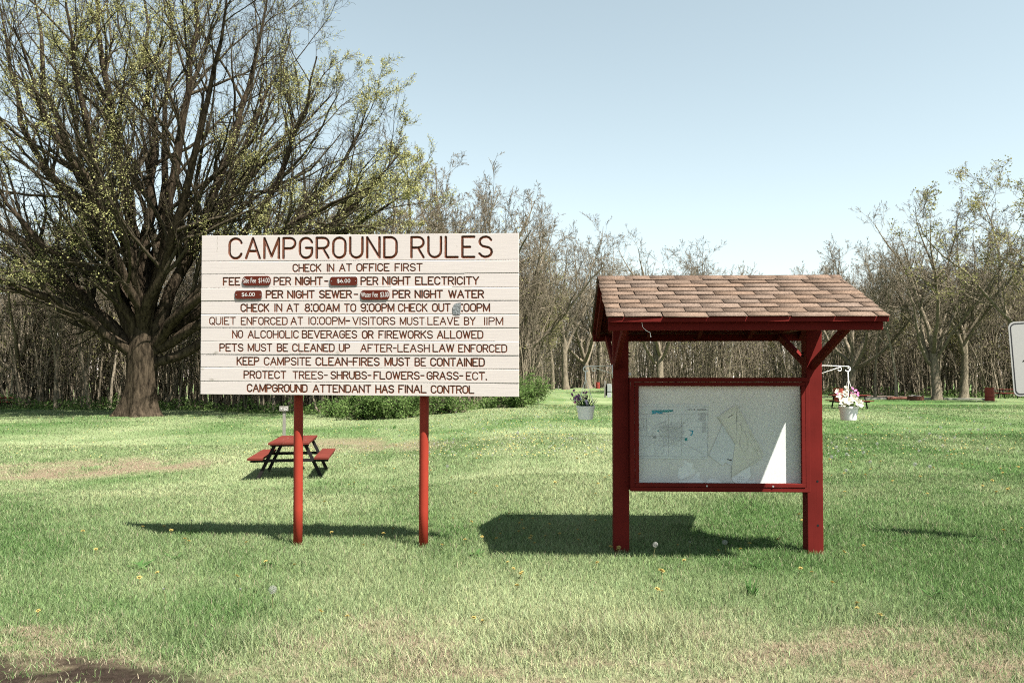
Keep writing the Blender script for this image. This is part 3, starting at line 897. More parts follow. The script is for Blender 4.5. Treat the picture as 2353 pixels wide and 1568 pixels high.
# ------------------------------------------------------------------ stroke font
def arc(cx, cy, rx, ry, a0, a1, n=9):
    return [(cx + rx * math.cos(R(a0 + (a1 - a0) * i / (n - 1))), cy + ry * math.sin(R(a0 + (a1 - a0) * i / (n - 1)))) for i in range(n)]
def glyph(c):
    w = 0.6
    if c == 'A': return 0.68, [[(0, 0), (.34, 1), (.68, 0)], [(.13, .36), (.55, .36)]]
    if c == 'B': return .58, [[(0, 0), (0, 1), (.32, 1)] + arc(.32, .76, .22, .24, 90, -90) + [(0, .52)], [(.32, .52)] + arc(.32, .26, .26, .26, 90, -90) + [(0, 0)]]
    if c == 'C': return w, [arc(.3, .7, .3, .3, 15, 180) + arc(.3, .3, .3, .3, 180, 345)]
    if c == 'D': return w, [[(0, 0), (0, 1), (.3, 1)] + arc(.3, .68, .3, .32, 90, 0) + arc(.3, .32, .3, .32, 0, -90) + [(0, 0)]]
    if c == 'E': return .56, [[(.56, 1), (0, 1), (0, 0), (.56, 0)], [(0, .5), (.36, .5)]]
    if c == 'F': return .54, [[(.54, 1), (0, 1), (0, 0)], [(0, .5), (.36, .5)]]
    if c == 'G': return w, [arc(.3, .7, .3, .3, 15, 180) + arc(.3, .3, .3, .3, 180, 360) + [(.6, .5), (.3, .5)]]
    if c == 'H': return w, [[(0, 0), (0, 1)], [(.6, 0), (.6, 1)], [(0, .5), (.6, .5)]]
    if c == 'I' or c == '1': return 0.06, [[(.03, 0), (.03, 1)]]
    if c == 'K': return .58, [[(0, 0), (0, 1)], [(.56, 1), (0, .42)], [(.17, .6), (.58, 0)]]
    if c == 'L': return .56, [[(0, 1), (0, 0), (.56, 0)]]
    if c == 'M': return .72, [[(0, 0), (0, 1), (.36, .08), (.72, 1), (.72, 0)]]
    if c == 'N': return w, [[(0, 0), (0, 1), (.6, 0), (.6, 1)]]
    if c in 'O0': return w, [arc(.3, .7, .3, .3, 0, 180) + arc(.3, .3, .3, .3, 180, 360) + [(.6, .7)]]
    if c == 'P': return .58, [[(0, 0), (0, 1), (.32, 1)] + arc(.32, .74, .26, .26, 90, -90) + [(0, .48)]]
    if c == 'Q': return w, [arc(.3, .7, .3, .3, 0, 180) + arc(.3, .3, .3, .3, 180, 360) + [(.6, .7)], [(.36, .22), (.62, -.06)]]
    if c == 'R': return .58, [[(0, 0), (0, 1), (.32, 1)] + arc(.32, .74, .26, .26, 90, -90) + [(0, .48)], [(.3, .48), (.58, 0)]]
    if c == 'S': return w, [arc(.3, .75, .28, .25, 20, 270) + arc(.3, .25, .3, .25, 90, -160)]
    if c == 'T': return w, [[(0, 1), (.6, 1)], [(.3, 1), (.3, 0)]]
    if c == 'U': return w, [[(0, 1)] + arc(.3, .3, .3, .3, 180, 360) + [(.6, 1)]]
    if c == 'V': return .66, [[(0, 1), (.33, 0), (.66, 1)]]
    if c == 'W': return .86, [[(0, 1), (.22, 0), (.43, .95), (.64, 0), (.86, 1)]]
    if c == 'X': return w, [[(0, 0), (.6, 1)], [(0, 1), (.6, 0)]]
    if c == 'Y': return .62, [[(0, 1), (.31, .48), (.62, 1)], [(.31, .48), (.31, 0)]]
    if c == '2': return w, [arc(.3, .72, .28, .28, 170, -20) + [(0, 0), (.6, 0)]]
    if c == '6': return w, [[(.5, 1)] + arc(.3, .3, .3, .3, 150, 510, 17)]
    if c == '8': return .56, [arc(.28, .76, .23, .24, -90, 270, 15), arc(.28, .26, .28, .26, 90, 450, 15)]
    if c == '9': return .58, [arc(.29, .72, .29, .28, 0, 360, 17) + arc(.29, .3, .29, .3, 0, -140)]
    if c == '-': return .36, [[(0, .5), (.36, .5)]]
    if c == ':': return .08, [[(.04, .02), (.04, .05)], [(.04, .92), (.04, .95)]]
    if c == '.': return .08, [[(.04, .02), (.04, .03)]]
    if c == '<': return .55, [[(.25, .75), (0, .5), (.25, .25)], [(0, .5), (.55, .5)]]
    return .4, []
def word_strokes(word, x0, x1, y0, hgt, gap=0.2):
    ws = [glyph(c) for c in word]
    tot = sum(g_[0] for g_ in ws) + gap * (len(word) - 1)
    sx = (x1 - x0) / max(tot, 1e-6); x = 0; out = []
    for g_ in ws:
        for pl in g_[1]:
            out.append([(x0 + (x + p[0]) * sx, y0 + p[1] * hgt) for p in pl])
        x += g_[0] + gap
    return out

# ------------------------------------------------------------------ the rules sign
def rules_sign():
    YL, YR = 7.43, 7.19
    BL, BR = at(460, 905, YL), at(1191.5, 911, YR)
    TL = at(463.5, 538.8, YL); TR = at(1191.5, 538, YR)
    base = (BL + BR) / 2
    rz = math.atan2(BR.y - BL.y, BR.x - BL.x)
    root = empty("campground_sign", (base.x, base.y, 0.0), rz)
    tag(root, "large white plank sign with routed brown CAMPGROUND RULES lettering on two red pipe posts", "sign")
    inv = Matrix.LocRotScale(Vector((base.x, base.y, 0)), Matrix.Rotation(rz, 3, 'Z'), None).inverted()
    nw = Vector((math.sin(rz), -math.cos(rz), 0))
    lBL, lBR, lTL, lTR = inv @ BL, inv @ BR, inv @ TL, inv @ TR
    W_ = lBR.x - lBL.x; H_ = ((lTL.z - lBL.z) + (lTR.z - lBR.z)) / 2
    tilt = (lBR.z - lBL.z) / W_
    x_l, z_l = lBL.x, lBL.z
    def uv(px, py):
        p = inv @ hit(px, py, base, nw)
        u = p.x - x_l
        return u, p.z - z_l - tilt * u
    A = lambda c: 449.5 + .16544 * c
    B = lambda c: 814.05 + .16544 * c
    yU = lambda c: 528.5 + .16544 * c
    yL = lambda c: 692.5 + .16544 * c
    rows = [
        (yU(112), yU(388), 0.0245, [("CAMPGROUND", A(468), B(583)), ("RULES", B(790), B(1905))], 700),
        (yU(477), yU(574), 0.0135, [("CHECK", A(1350), A(1735)), ("IN", A(1822), A(1914)), ("AT", A(1995), A(2160)), ("OFFICE", A(2235), B(478)), ("FIRST", B(563), B(938))], 700),
        (yU(660), yU(760), 0.0150, [("FEE", A(383), A(608)), ("PER", A(1085), A(1312)), ("NIGHT", A(1386), A(1752)), ("-", A(1790), A(1830)), ("PER", B(90), B(320)), ("NIGHT", B(393), B(770)), ("ELECTRICITY", B(846), B(1720))], 700),
        (yU(846), yU(943), 0.0150, [("PER", A(980), A(1205)), ("NIGHT", A(1278), A(1642)), ("SEWER", A(1718), A(2158)), ("-", A(2200), A(2245)), ("PER", B(535), B(768)), ("NIGHT", B(843), B(1217)), ("WATER", B(1310), B(1788))], 700),
        (yU(1030), yU(1130), 0.0135, [("CHECK", A(628), A(1012)), ("IN", A(1095), A(1192)), ("AT", A(1266), A(1428)), ("8:00AM", A(1518), A(1988)), ("TO", A(2064), A(2218)), ("9:00PM", A(2293), B(545)), ("CHECK", B(610), B(1005)), ("OUT", B(1083), B(1325)), (":00PM", B(1488), B(1873))], 700),
        (yL(222), yL(320), 0.0115, [("QUIET", A(193), A(550)), ("ENFORCED", A(632), A(1268)), ("AT", A(1322), A(1483)), ("10:00PM-", A(1568), A(2132)), ("VISITORS", A(2180), B(561)), ("MUST", B(635), B(968)), ("LEAVE", B(1018), B(1450)), ("BY", B(1526), B(1673)), ("11PM", B(1802), B(2058))], 600),
        (yL(408), yL(506), 0.0130, [("NO", A(510), A(648)), ("ALCOHOLIC", A(726), A(1422)), ("BEVERAGES", A(1478), A(2232)), ("OR", B(108), B(255)), ("FIREWORKS", B(338), B(1080)), ("ALLOWED", B(1150), B(1780))], 600),
        (yL(592), yL(690), 0.0130, [("PETS", A(335), A(655)), ("MUST", A(728), A(1055)), ("BE", A(1133), A(1273)), ("CLEANED", A(1346), A(1921)), ("UP", A(1993), A(2135)), ("AFTER-LEASH", B(88), B(1038)), ("LAW", B(1091), B(1378)), ("ENFORCED", B(1446), B(2112))], 600),
        (yL(778), yL(880), 0.0135, [("KEEP", A(573), A(873)), ("CAMPSITE", A(950), A(1593)), ("CLEAN-FIRES", A(1668), B(341)), ("MUST", B(423), B(765)), ("BE", B(840), B(985)), ("CONTAINED", B(1058), B(1800))], 600),
        (yL(968), yL(1066), 0.0130, [("PROTECT", A(670), A(1248)), ("TREES-", A(1348), A(1825)), ("SHRUBS-", A(1876), B(226)), ("FLOWERS-", B(271), B(962)), ("GRASS-", B(1008), B(1502)), ("ECT.", B(1553), B(1834))], 600),
        (yL(1153), yL(1250), 0.0145, [("CAMPGROUND", A(715), A(1543)), ("ATTENDANT", A(1630), B(223)), ("HAS", B(296), B(541)), ("FINAL", B(615), B(993)), ("CONTROL", B(1065), B(1655))], 600),
    ]
    # board front as a finely gridded relief: routed V grooves and plank seams are real depth
    step = 0.003
    nx = int(W_ / step) + 1; ny = int(H_ / step) + 1
    us = np.linspace(0, W_, nx); vs = np.linspace(0, H_, ny)
    D = np.full((ny, nx), 0.05)            # signed distance to the nearest groove edge, + outside
    DEP = np.zeros((ny, nx))
    for (ya, yb, gw, words, xr) in rows:
        _, vt = uv(xr, ya); _, vb = uv(xr, yb)
        for (wd, xa, xb) in words:
            ua = uv(xa, ya)[0]; ub = uv(xb, ya)[0]
            jv = random.uniform(-.0012, .0012)
            g2 = gw * random.uniform(0.93, 1.08)
            for pl in word_strokes(wd, ua, ub, vb + jv, vt - vb, 0.2 if gw < 0.02 else 0.235):
                dotty = 1.35 if (wd[0] == ':' or ':' in wd or wd.endswith('.')) and len(pl) == 2 and abs(pl[0][1] - pl[1][1]) < 0.006 else 1.0
                hw = g2 / 2 * dotty
                for (p, q) in zip(pl[:-1], pl[1:]):
                    mg = hw + 0.012
                    i0 = max(int((min(p[0], q[0]) - mg) / W_ * (nx - 1)), 0); i1 = min(int((max(p[0], q[0]) + mg) / W_ * (nx - 1)) + 2, nx)
                    j0 = max(int((min(p[1], q[1]) - mg) / H_ * (ny - 1)), 0); j1 = min(int((max(p[1], q[1]) + mg) / H_ * (ny - 1)) + 2, ny)
                    if i1 <= i0 or j1 <= j0: continue
                    X, Z = np.meshgrid(us[i0:i1], vs[j0:j1])
                    dx, dz = q[0] - p[0], q[1] - p[1]; ll = dx * dx + dz * dz + 1e-12
                    t = np.clip(((X - p[0]) * dx + (Z - p[1]) * dz) / ll, 0, 1)
                    d = np.hypot(X - p[0] - t * dx, Z - p[1] - t * dz) - hw
                    D[j0:j1, i0:i1] = np.minimum(D[j0:j1, i0:i1], d)
    DEP = np.maximum(DEP, np.clip(-D, 0, None) * 0.95)
    seam_px = [600.8, 630.7, 661.2, 691.5, 722.0, 752.4, 783.0, 813.6, 843.9, 875.3]
    seams = [uv(462, y)[1] for y in seam_px]
    rg = np.random.default_rng(4)
    U, Vv = np.meshgrid(us, vs)
    plank = np.zeros_like(U); SE = np.full_like(U, 1.0)
    for k, s_ in enumerate(seams):
        sv = s_ + 0.0008 * np.sin(us * 2.1 + k * 1.7)
        dd = np.abs(vs[:, None] - sv[None, :])
        gwk = (0.0004 + 0.0012 * vnoise(us * 1.4, us * 0 + k * 3.1, 5))[None, :]
        SE = np.minimum(SE, dd - gwk)
        DEP = np.where(dd < gwk + 0.0015, np.maximum(DEP, 0.004), DEP)
        plank = np.where(vs[:, None] < sv[None, :], k + 1, plank)
    off = rg.uniform(-0.0025, 0.0025, 12)
    cup = np.zeros_like(U)
    for k in range(11):
        DEP = np.where(plank == k, DEP + off[k] + 0.0022 * vnoise(U * 0.9, U * 0 + k * 7, 3) + 0.00025 * vnoise(U * 9, Vv * 120, k + 30), DEP)
    # chips, knots and checks in the paint
    WR = np.zeros_like(U)
    for (fx, cx, fy, cy, rx, rz_, ang, a) in ((A, 275, yL, 712, 40, 20, 0.2, .75), (A, 1437, yL, 555, 14, 9, 0, .9), (A, 1447, yL, 724, 12, 14, 0, 1), (A, 1975, yL, 712, 36, 26, 0.3, .7),
                                       (A, 92, yL, 935, 30, 14, 0, .8), (A, 220, yL, 1082, 42, 16, -0.1, .8), (A, 290, yL, 1080, 60, 5, 0, .5), (B, 985, yL, 566, 45, 6, 0, .6), (B, 1000, yL, 1180, 24, 6, 0.2, .45),
                                       (A, 300, yU, 115, 5, 12, 0, .9), (B, 1423, yU, 228, 8, 14, .4, .5), (B, 987, yL, 300, 7, 16, .5, .8), (B, 1287, yL, 392, 10, 6, 0, .7), (A, 1437, yL, 195, 22, 6, -.3, .7),
                                       (A, 1175, yU, 405, 4, 14, 0, .8), (A, 1365, yU, 84, 3, 16, 0, .6), (B, 848, yU, 975, 4, 12, 0, .7)):
        cu, cv = uv(fx(cx), fy(cy)); sc = 0.16544 / F * 7.3
        a_ = U - cu; b_ = Vv - cv; ca, sa = math.cos(ang), math.sin(ang)
        e = np.sqrt(((a_ * ca + b_ * sa) / (rx * sc)) ** 2 + ((-a_ * sa + b_ * ca) / (rz_ * sc)) ** 2) + (vnoise(U * 260, Vv * 600, 8) - 0.5) * 1.1
        WR = np.maximum(WR, a * np.clip((1.05 - e) / 0.3, 0, 1))
    # long crack at top left
    cu, cv = uv(A(296), yU(200)); crk = np.abs(U - cu + 0.0025 * np.sin(Vv * 130)) < 0.0022
    WR = np.where(crk & (np.abs(Vv - cv) < 0.075), 0.8, WR)
    P = np.stack([x_l + U, DEP, z_l + Vv + tilt * U], -1).reshape(-1, 3)
    i = (np.arange(ny - 1)[:, None] * nx + np.arange(nx - 1)[None, :]).ravel()
    Q = np.stack([i, i + 1, i + 1 + nx, i + nx], 1)
    # edges and back
    th = 0.04; b0 = len(P)
    bor = np.concatenate([np.arange(nx), np.arange(1, ny) * nx + nx - 1, (ny - 1) * nx + np.arange(nx - 2, -1, -1), np.arange(ny - 2, 0, -1) * nx])
    Pb = P[bor].copy(); Pb[:, 1] = th
    m = len(bor); j = np.arange(m); jn = (j + 1) % m
    SQ = np.stack([bor[j], b0 + j, b0 + jn, bor[jn]], 1)
    allP = np.concatenate([P, Pb])
    bc = [b0, b0 + nx - 1, b0 + nx + ny - 2, b0 + 2 * nx + ny - 3]
    BQ = np.array([[bc[0], bc[3], bc[2], bc[1]]])
    ext = lambda a, v: np.concatenate([a.ravel(), np.full(m, v)])
    m_ = NT("white_board_paint")
    gd = m_.n("ShaderNodeAttribute"); gd.attribute_name = "groove"
    se = m_.n("ShaderNodeAttribute"); se.attribute_name = "seam"
    wr = m_.n("ShaderNodeAttribute"); wr.attribute_name = "wear"
    grain = m_.noise(m_.coord((3, 40, 40)), 1.4, 6)
    white = m_.ramp(grain, [(0.25, (0.362, 0.328, 0.305)), (0.7, (0.380, 0.346, 0.324))])
    brown = m_.ramp(m_.noise(m_.coord(), 40, 4), [(0.3, (0.045, 0.013, 0.005)), (0.7, (0.10, 0.031, 0.012))])
    gf = m_.n("ShaderNodeMapRange"); gf.inputs[1].default_value = 0.0006; gf.inputs[2].default_value = -0.0006
    m_.l(gd.outputs["Fac"], gf.inputs[0])
    c_ = m_.mix(gf.outputs[0], white, brown)
    sf = m_.n("ShaderNodeMapRange"); sf.inputs[1].default_value = 0.0006; sf.inputs[2].default_value = -0.0008
    m_.l(se.outputs["Fac"], sf.inputs[0])
    c_ = m_.mix(sf.outputs[0], c_, (0.22, 0.17, 0.13))
    wc = m_.ramp(m_.noise(m_.coord((6, 60, 60)), 6, 4), [(0.35, (0.10, 0.09, 0.075)), (0.65, (0.34, 0.31, 0.27))])
    c_ = m_.mix(wr.outputs["Fac"], c_, wc)
    m_.base(c_, 0.55, 0.25)
    me = np_mesh("board", allP, [Q, SQ, BQ], mats=[m_.mat], pattr={"groove": ('FLOAT', ext(D, 0.05)), "seam": ('FLOAT', ext(SE, 1.0)), "wear": ('FLOAT', ext(WR, 0.0))})
    link("board", me, root)
    # posts
    bk = 0.088
    for pxb, pyb, pxt in ((680.5, 1257, 682), (970.5, 1262, 972.5)):
        Yb = F * EYE / (pyb - 865)
        pl0 = base - nw * (0.04 + bk); pb = inv @ hit(pxb, pyb, pl0, nw)
        mb = MB(); r = 0.044
        tx = (inv @ hit(pxt, 905, pl0, nw)).x
        z1 = z_l + H_ * 0.93
        mb.tube([(pb.x, th + bk + r, -0.15), (pb.x * 0.75 + tx * 0.25, th + bk + r, 0.35), (tx, th + bk + r, z_l), (tx, th + bk + r, z1)], r, 28)
        mb.build("post", M['post_paint'], root, smooth=True)
        for zz in (z_l + 0.25, z_l + 1.1):
            c2 = MB(); c2.beam((tx - 0.06, th + bk + r, zz), (tx + 0.06, th + bk + r, zz), 2 * r + 0.012, 0.03)
            c2.build("clamp", M['dark_steel'], root)
    for zz in (z_l + 0.25, z_l + 1.1):
        mb = MB(); mb.box((x_l + W_ / 2, th + 0.044, zz + tilt * W_ / 2), (W_ - 0.1, 0.085, 0.09)); mb.build("batten", M['kiosk_x'], root)
    # fee plates screwed on
    def plate(xa, xb, ya, yb, txt, rim, narrow):
        u0, v0 = uv(xa, yb); u1, v1 = uv(xb, ya)
        cx, cz = x_l + (u0 + u1) / 2, z_l + (v0 + v1) / 2 + tilt * (u0 + u1) / 2
        w_, h_ = u1 - u0, v1 - v0
        def rr(w0, h0, rad, y):
            pts = []
            for sx, sz, a0 in ((1, 1, 0), (-1, 1, 90), (-1, -1, 180), (1, -1, 270)):
                for k in range(6):
                    a = R(a0 + 18 * k)
                    pts.append(Vector((cx + sx * (w0 / 2 - rad) + rad * math.cos(a), y, cz + sz * (h0 / 2 - rad) + rad * math.sin(a))))
            return pts[::-1]
        nn = (0, -1, 0)
        if rim:
            mb = MB(); mb.prism(rr(w_, h_, h_ * .33, -0.007), nn, 0.009)
            pl = mb.build("fee_plate", M['plate_rim'], root, bevel=0.0015)
            mb = MB(); mb.prism(rr(w_ - .011, h_ - .013, h_ * .22, -0.009), nn, 0.0015)
            mb.build("plate_face", M['brown_plate'], pl)
            for sx in (-1, 1):
                mb = MB(); mb.tube([(cx + sx * (w_ / 2 - .02), -0.0085, cz), (cx + sx * (w_ / 2 - .02), -0.0115, cz)], 0.0035, 10)
                mb.build("screw", M['plate_rim'], pl)
        else:
            mb = MB(); mb.prism(rr(w_, h_, h_ * .38, -0.008), nn, 0.010)
            pl = mb.build("fee_plate", M['brown_plate'], root, bevel=0.0015)
        cu = bpy.data.curves.new("plate_text", 'FONT'); cu.body = txt; cu.align_x = 'CENTER'; cu.align_y = 'CENTER'
        cu.size = 1.0; cu.offset = 0.0; cu.extrude = 0.0
        to = bpy.data.objects.new("tmp", cu); COL.objects.link(to)
        dg = bpy.context.evaluated_depsgraph_get(); dg.update()
        me = bpy.data.meshes.new_from_object(to.evaluated_get(dg)); bpy.data.objects.remove(to)
        co = np.array([v_.co for v_ in me.vertices]); mn, mx = co.min(0), co.max(0)
        tw, thh = (w_ * narrow), (h_ * (0.60 if not rim else 0.46))
        for v_ in me.vertices:
            a = (v_.co.x - (mn[0] + mx[0]) / 2) / (mx[0] - mn[0]); b = (v_.co.y - (mn[1] + mx[1]) / 2) / (mx[1] - mn[1])
            v_.co = (cx + a * tw, -0.0108 if rim else -0.0088, cz + b * thh)
        me.materials.clear(); me.materials.append(M['plate_white'])
        me.name = "plate_text"
        link("plate_text", me, pl)
    plate(A(652), A(1043), yU(638), yU(770), "Site Fee  $14.00", False, 0.93)
    plate(A(1862), A(2255), yU(640), yU(778), "$6.00", True, 0.47)
    plate(A(542), A(930), yU(830), yU(965), "$6.00", True, 0.47)
    plate(B(85), B(488), yU(833), yU(967), "Water Fee  $3.00", False, 0.95)
    # scratched silver patch over the check-out hour
    rg = random.Random(3); pts = []
    outline = [(1368, 1060), (1385, 1030), (1425, 1012), (1478, 1006), (1480, 1060), (1474, 1120), (1470, 1168), (1410, 1172), (1372, 1165), (1366, 1110)]
    for (a, b) in outline:
        u_, v_ = uv(B(a), yU(b)); pts.append(Vector((x_l + u_ + rg.uniform(-.001, .001), -0.004, z_l + v_ + tilt * u_)))
    mb = MB(); mb.prism(pts[::-1], (0, -1, 0), 0.003); mb.build("silver_patch", M['tape'], root)
    return root
rules_sign()

# ------------------------------------------------------------------ the kiosk
KX, KY, KR = 1.886, 7.24, R(-2.3)
kiosk = empty("notice_kiosk", (KX, KY, 0), KR)
tag(kiosk, "dark red timber notice kiosk with a brown shingled roof and framed display panel", "notice board")
KM = Matrix.LocRotScale(Vector((KX, KY, 0)), Matrix.Rotation(KR, 3, 'Z'), None)
KI = KM.inverted()

def kiosk_build():
    HX = 0.878; PW = 0.142
    for sx in (-1, 1):
        mb = MB(); mb.box((sx * HX, 0, 0.96), (PW, PW, 2.22)); mb.build("post", M['kiosk_v'], kiosk, bevel=0.006)
    for sx, sy in ((-1, -1), (-1, 1), (1, -1), (1, 1)):
        mb = MB(); x = -(HX + 0.050) if sx < 0 else HX - 0.012
        mb.beam((x, sy * 0.05, 1.705), (x, sy * 0.93, 2.030), 0.040, 0.076, side=(1, 0, 0))
        mb.build("brace", M['kiosk_y'], kiosk, bevel=0.004)
    EZ, RZ, RUN, RL, RX = 2.085, 2.535, 1.03, 2.225, 0.03       # eave top, ridge top, half depth, length, x shift
    sl_ = math.hypot(RUN, RZ - EZ); ang = math.atan2(RZ - EZ, RUN)
    for sx in (-1, 1):      # cross ties on the posts
        mb = MB(); mb.box((sx * HX, 0, 2.10), (0.088, 1.62, 0.080)); mb.build("tie_beam", M['kiosk_y'], kiosk, bevel=0.004)
    for sy in (-1, 1):
        mb = MB(); mb.box((RX - 0.01, sy * 0.965, 2.018), (2.18, 0.04, 0.07)); mb.build("beam", M['kiosk_x'], kiosk, bevel=0.004)
        mb = MB(); mb.box((RX, sy * (RUN - 0.006), EZ - 0.018), (RL - 0.015, 0.022, 0.040)); mb.build("fascia", M['kiosk_x'], kiosk, bevel=0.002)
    # roof: deck, rafters, shingles
    roof = MB()
    for sy in (-1, 1):
        roof.beam((RX - RL / 2 + .012, sy * (RUN - 0.02) / 2, 0), (RX + RL / 2 - .012, sy * (RUN - 0.02) / 2, 0), 1, 0.015)
        # overwrite last 8 verts with the sloped slab
        b = len(roof.v) - 8; xs = (RX - RL / 2 + .012, RX + RL / 2 - .012); q = []
        for x in xs:
            q += [(x, sy * RUN * 0.985, EZ - 0.012), (x, 0.0, RZ - 0.012), (x, 0.0, RZ - 0.034), (x, sy * RUN * 0.985, EZ - 0.034)]
        roof.v[b:] = q
    rf = roof.build("roof", M['kiosk_x'], kiosk)
    for sx in (-1, -0.5, 0, 0.5, 1):
        for sy in (-1, 1):
            mb = MB(); x = RX + sx * (RL / 2 - 0.06)
            mb.beam((x, sy * 0.03, RZ - 0.075), (x, sy * (RUN - 0.05), EZ - 0.062), 0.038, 0.07, side=(1, 0, 0))
            mb.build("rafter", M['kiosk_y'], rf)
    V = []; Fq = []; C = []
    rg = random.Random(11)
    def slab(x0, x1, s0, s1, sy, lift0, lift1, th, col, skew=0.0):
        b = len(V)
        ca, sa = math.cos(ang), math.sin(ang)
        for (x, s_, l_) in ((x0, s0, lift0), (x1, s0 + skew, lift0), (x1, s1, lift1), (x0, s1, lift1)):
            for dl in (0, th):
                y = RUN - s_ * ca; z = EZ + s_ * sa
                V.append((x, sy * (y + (l_ + dl) * sa), z + (l_ + dl) * ca)); C.append(col)
        for f in ((1, 3, 5, 7), (0, 6, 4, 2), (0, 2, 3, 1), (2, 4, 5, 3), (4, 6, 7, 5), (6, 0, 1, 7)):
            Fq.append([b + k for k in f])
    nc = 10; ch = sl_ / nc
    for sy in (-1, 1):
        for c_ in range(nc):
            s0 = c_ * ch - 0.018
            x = RX - RL / 2 - rg.uniform(0.0, 0.012); xe = RX + RL / 2 + rg.uniform(-0.006, 0.012)
            first = True; ctone = rg.uniform(0.92, 1.1)
            while x < xe - 0.03:
                wd_ = (0.15 + 0.16 * (c_ % 2) if first else 0.33) + rg.uniform(-0.03, 0.03); first = False
                x1 = min(x + wd_, xe)
                t = ctone * rg.uniform(0.93, 1.06); warm = rg.uniform(0.96, 1.04)
                col = (0.112 * t * warm, 0.081 * t, 0.062 * t / warm, 1)
                slab(x, x1 - rg.uniform(0.006, 0.011), s0 + rg.uniform(-0.008, 0.006), min(s0 + ch + 0.03, sl_ - 0.005), sy, 0.009 + rg.uniform(0, 0.004), 0.001, 0.006, col, rg.uniform(-.010, .010))
                x = x1
        # underlay so no gaps show deck
        slab(RX - RL / 2 + .004, RX + RL / 2 - .004, 0.0, sl_, sy, -0.010, -0.010, 0.006, (0.05, 0.032, 0.025, 1))
        x = RX - RL / 2 - 0.005
        while x < RX + RL / 2 - 0.02:                      # ridge caps
            x1 = min(x + 0.24 + rg.uniform(-.03, .03), RX + RL / 2 - 0.01); t = rg.uniform(0.75, 1.1)
            slab(x, x1 + 0.004, sl_ - 0.098, sl_ + 0.004, sy, 0.010, 0.010, 0.006, (0.115 * t, 0.08 * t, 0.06 * t, 1))
            x = x1
    m_ = NT("brown_asphalt_shingle")
    at_ = m_.n("ShaderNodeAttribute"); at_.attribute_name = "tint"
    gr = m_.noise(m_.coord(), 75, 5, 0.85); st_ = m_.noise(m_.coord(), 7, 4)
    k = m_.ramp(gr, [(0.34, (0.32, 0.32, 0.32)), (0.66, (1.7, 1.7, 1.7))])
    mu_ = m_.n("ShaderNodeMix"); mu_.data_type = 'RGBA'; mu_.blend_type = 'MULTIPLY'; mu_.inputs[0].default_value = 1
    m_.l(at_.outputs["Color"], mu_.inputs[6]); m_.l(k, mu_.inputs[7])
    wf = m_.ramp(st_, [(0.68, (0, 0, 0)), (0.74, (1, 1, 1))])
    c_ = m_.mix(wf, mu_.outputs[2], (0.07, 0.05, 0.042))
    m_.bump(gr, 0.7, 0.006); m_.base(c_, 1.0, 0.0)
    me = np_mesh("shingles", V, [np.array(Fq)], mats=[m_.mat], pattr={"tint": ('FLOAT_COLOR', np.array(C))})
    link("shingles", me, rf)
    # display case between the posts
    IW = 2 * HX - PW - 0.004; z0, z1 = 0.572, 1.602; yf = -0.165; yb = 0.02; cs = 0.040
    zc = (z0 + z1) / 2; yc = (yf + yb) / 2; dp = yb - yf
    fr = empty("display_case"); fr.parent = kiosk
    for sx in (-1, 1):
        mb = MB(); mb.box((sx * (IW / 2 - cs / 2), yc, zc), (cs, dp, z1 - z0 - 2 * cs)); mb.build("case_side", M['kiosk_v'], fr, bevel=0.003)
    for zz in (z1 - cs / 2, z0 + cs / 2):
        mb = MB(); mb.box((0, yc, zz), (IW, dp, cs)); mb.build("case_rail", M['kiosk_x'], fr, bevel=0.003)
    dw = 0.034; dx = IW / 2 - cs; y_d = yf - 0.006
    dm = MB()
    for sx in (-1, 1): dm.box((sx * (dx - dw / 2 - .003), y_d + .017, zc), (dw, 0.034, z1 - z0 - 2 * cs - .008 - 2 * dw))
    for sz in (-1, 1): dm.box((0, y_d + .017, zc + sz * ((z1 - z0) / 2 - cs - dw / 2 - .003)), (2 * dx - .006, 0.034, dw))
    dr = dm.build("case_door", M['kiosk_x'], fr, bevel=0.003)
    for px_ in (-0.12, 0.47):
        mb = MB(); mb.tube([(px_, y_d - 0.004, z0 + cs + dw * .4), (px_, y_d + 0.01, z0 + cs + dw * .4)], 0.008, 12); mb.build("bolt", M['galv'], dr)
    # backing board
    m_ = NT("pale_speckled_backing")
    v_ = m_.coord(); s1 = m_.noise(v_, 90, 3, 0.7); s2 = m_.noise(v_, 3, 4)
    c_ = m_.ramp(s2, [(0.3, (0.60, 0.60, 0.57)), (0.7, (0.68, 0.68, 0.655))])
    c_ = m_.mix(m_.ramp(s1, [(0.24, (1, 1, 1)), (0.28, (0, 0, 0))]), c_, (0.16, 0.16, 0.15))
    m_.bump(s1, 0.2, 0.002); m_.base(c_, 0.85, 0.1)
    mb = MB(); y_p = -0.078
    mb.box((0, y_p + 0.006, zc), (2 * dx - 0.002, 0.012, z1 - z0 - 2 * cs - 0.002)); mb.build("backing", m_.mat, fr)
    # clear pane held by the door
    g_ = NT("clear_pane")
    tr = g_.n("ShaderNodeBsdfTransparent"); tr.inputs[0].default_value = (0.96, 0.97, 0.97, 1)
    gl = g_.n("ShaderNodeBsdfGlossy"); gl.inputs["Roughness"].default_value = 0.12
    mx = g_.n("ShaderNodeMixShader"); mx.inputs[0].default_value = 0.045
    g_.l(tr.outputs[0], mx.inputs[1]); g_.l(gl.outputs[0], mx.inputs[2]); g_.l(mx.outputs[0], g_.out.inputs[0])
    mb = MB(); mb.box((0, y_d + 0.026, zc), (2 * dx - 0.03, 0.003, z1 - z0 - 2 * cs - 0.03)); mb.build("pane", g_.mat, dr)
    # paper remnants still stuck along the bottom
    pn = KM.to_3x3() @ Vector((0, -1, 0)); pp = KM @ Vector((0, y_p - 0.001, 0))
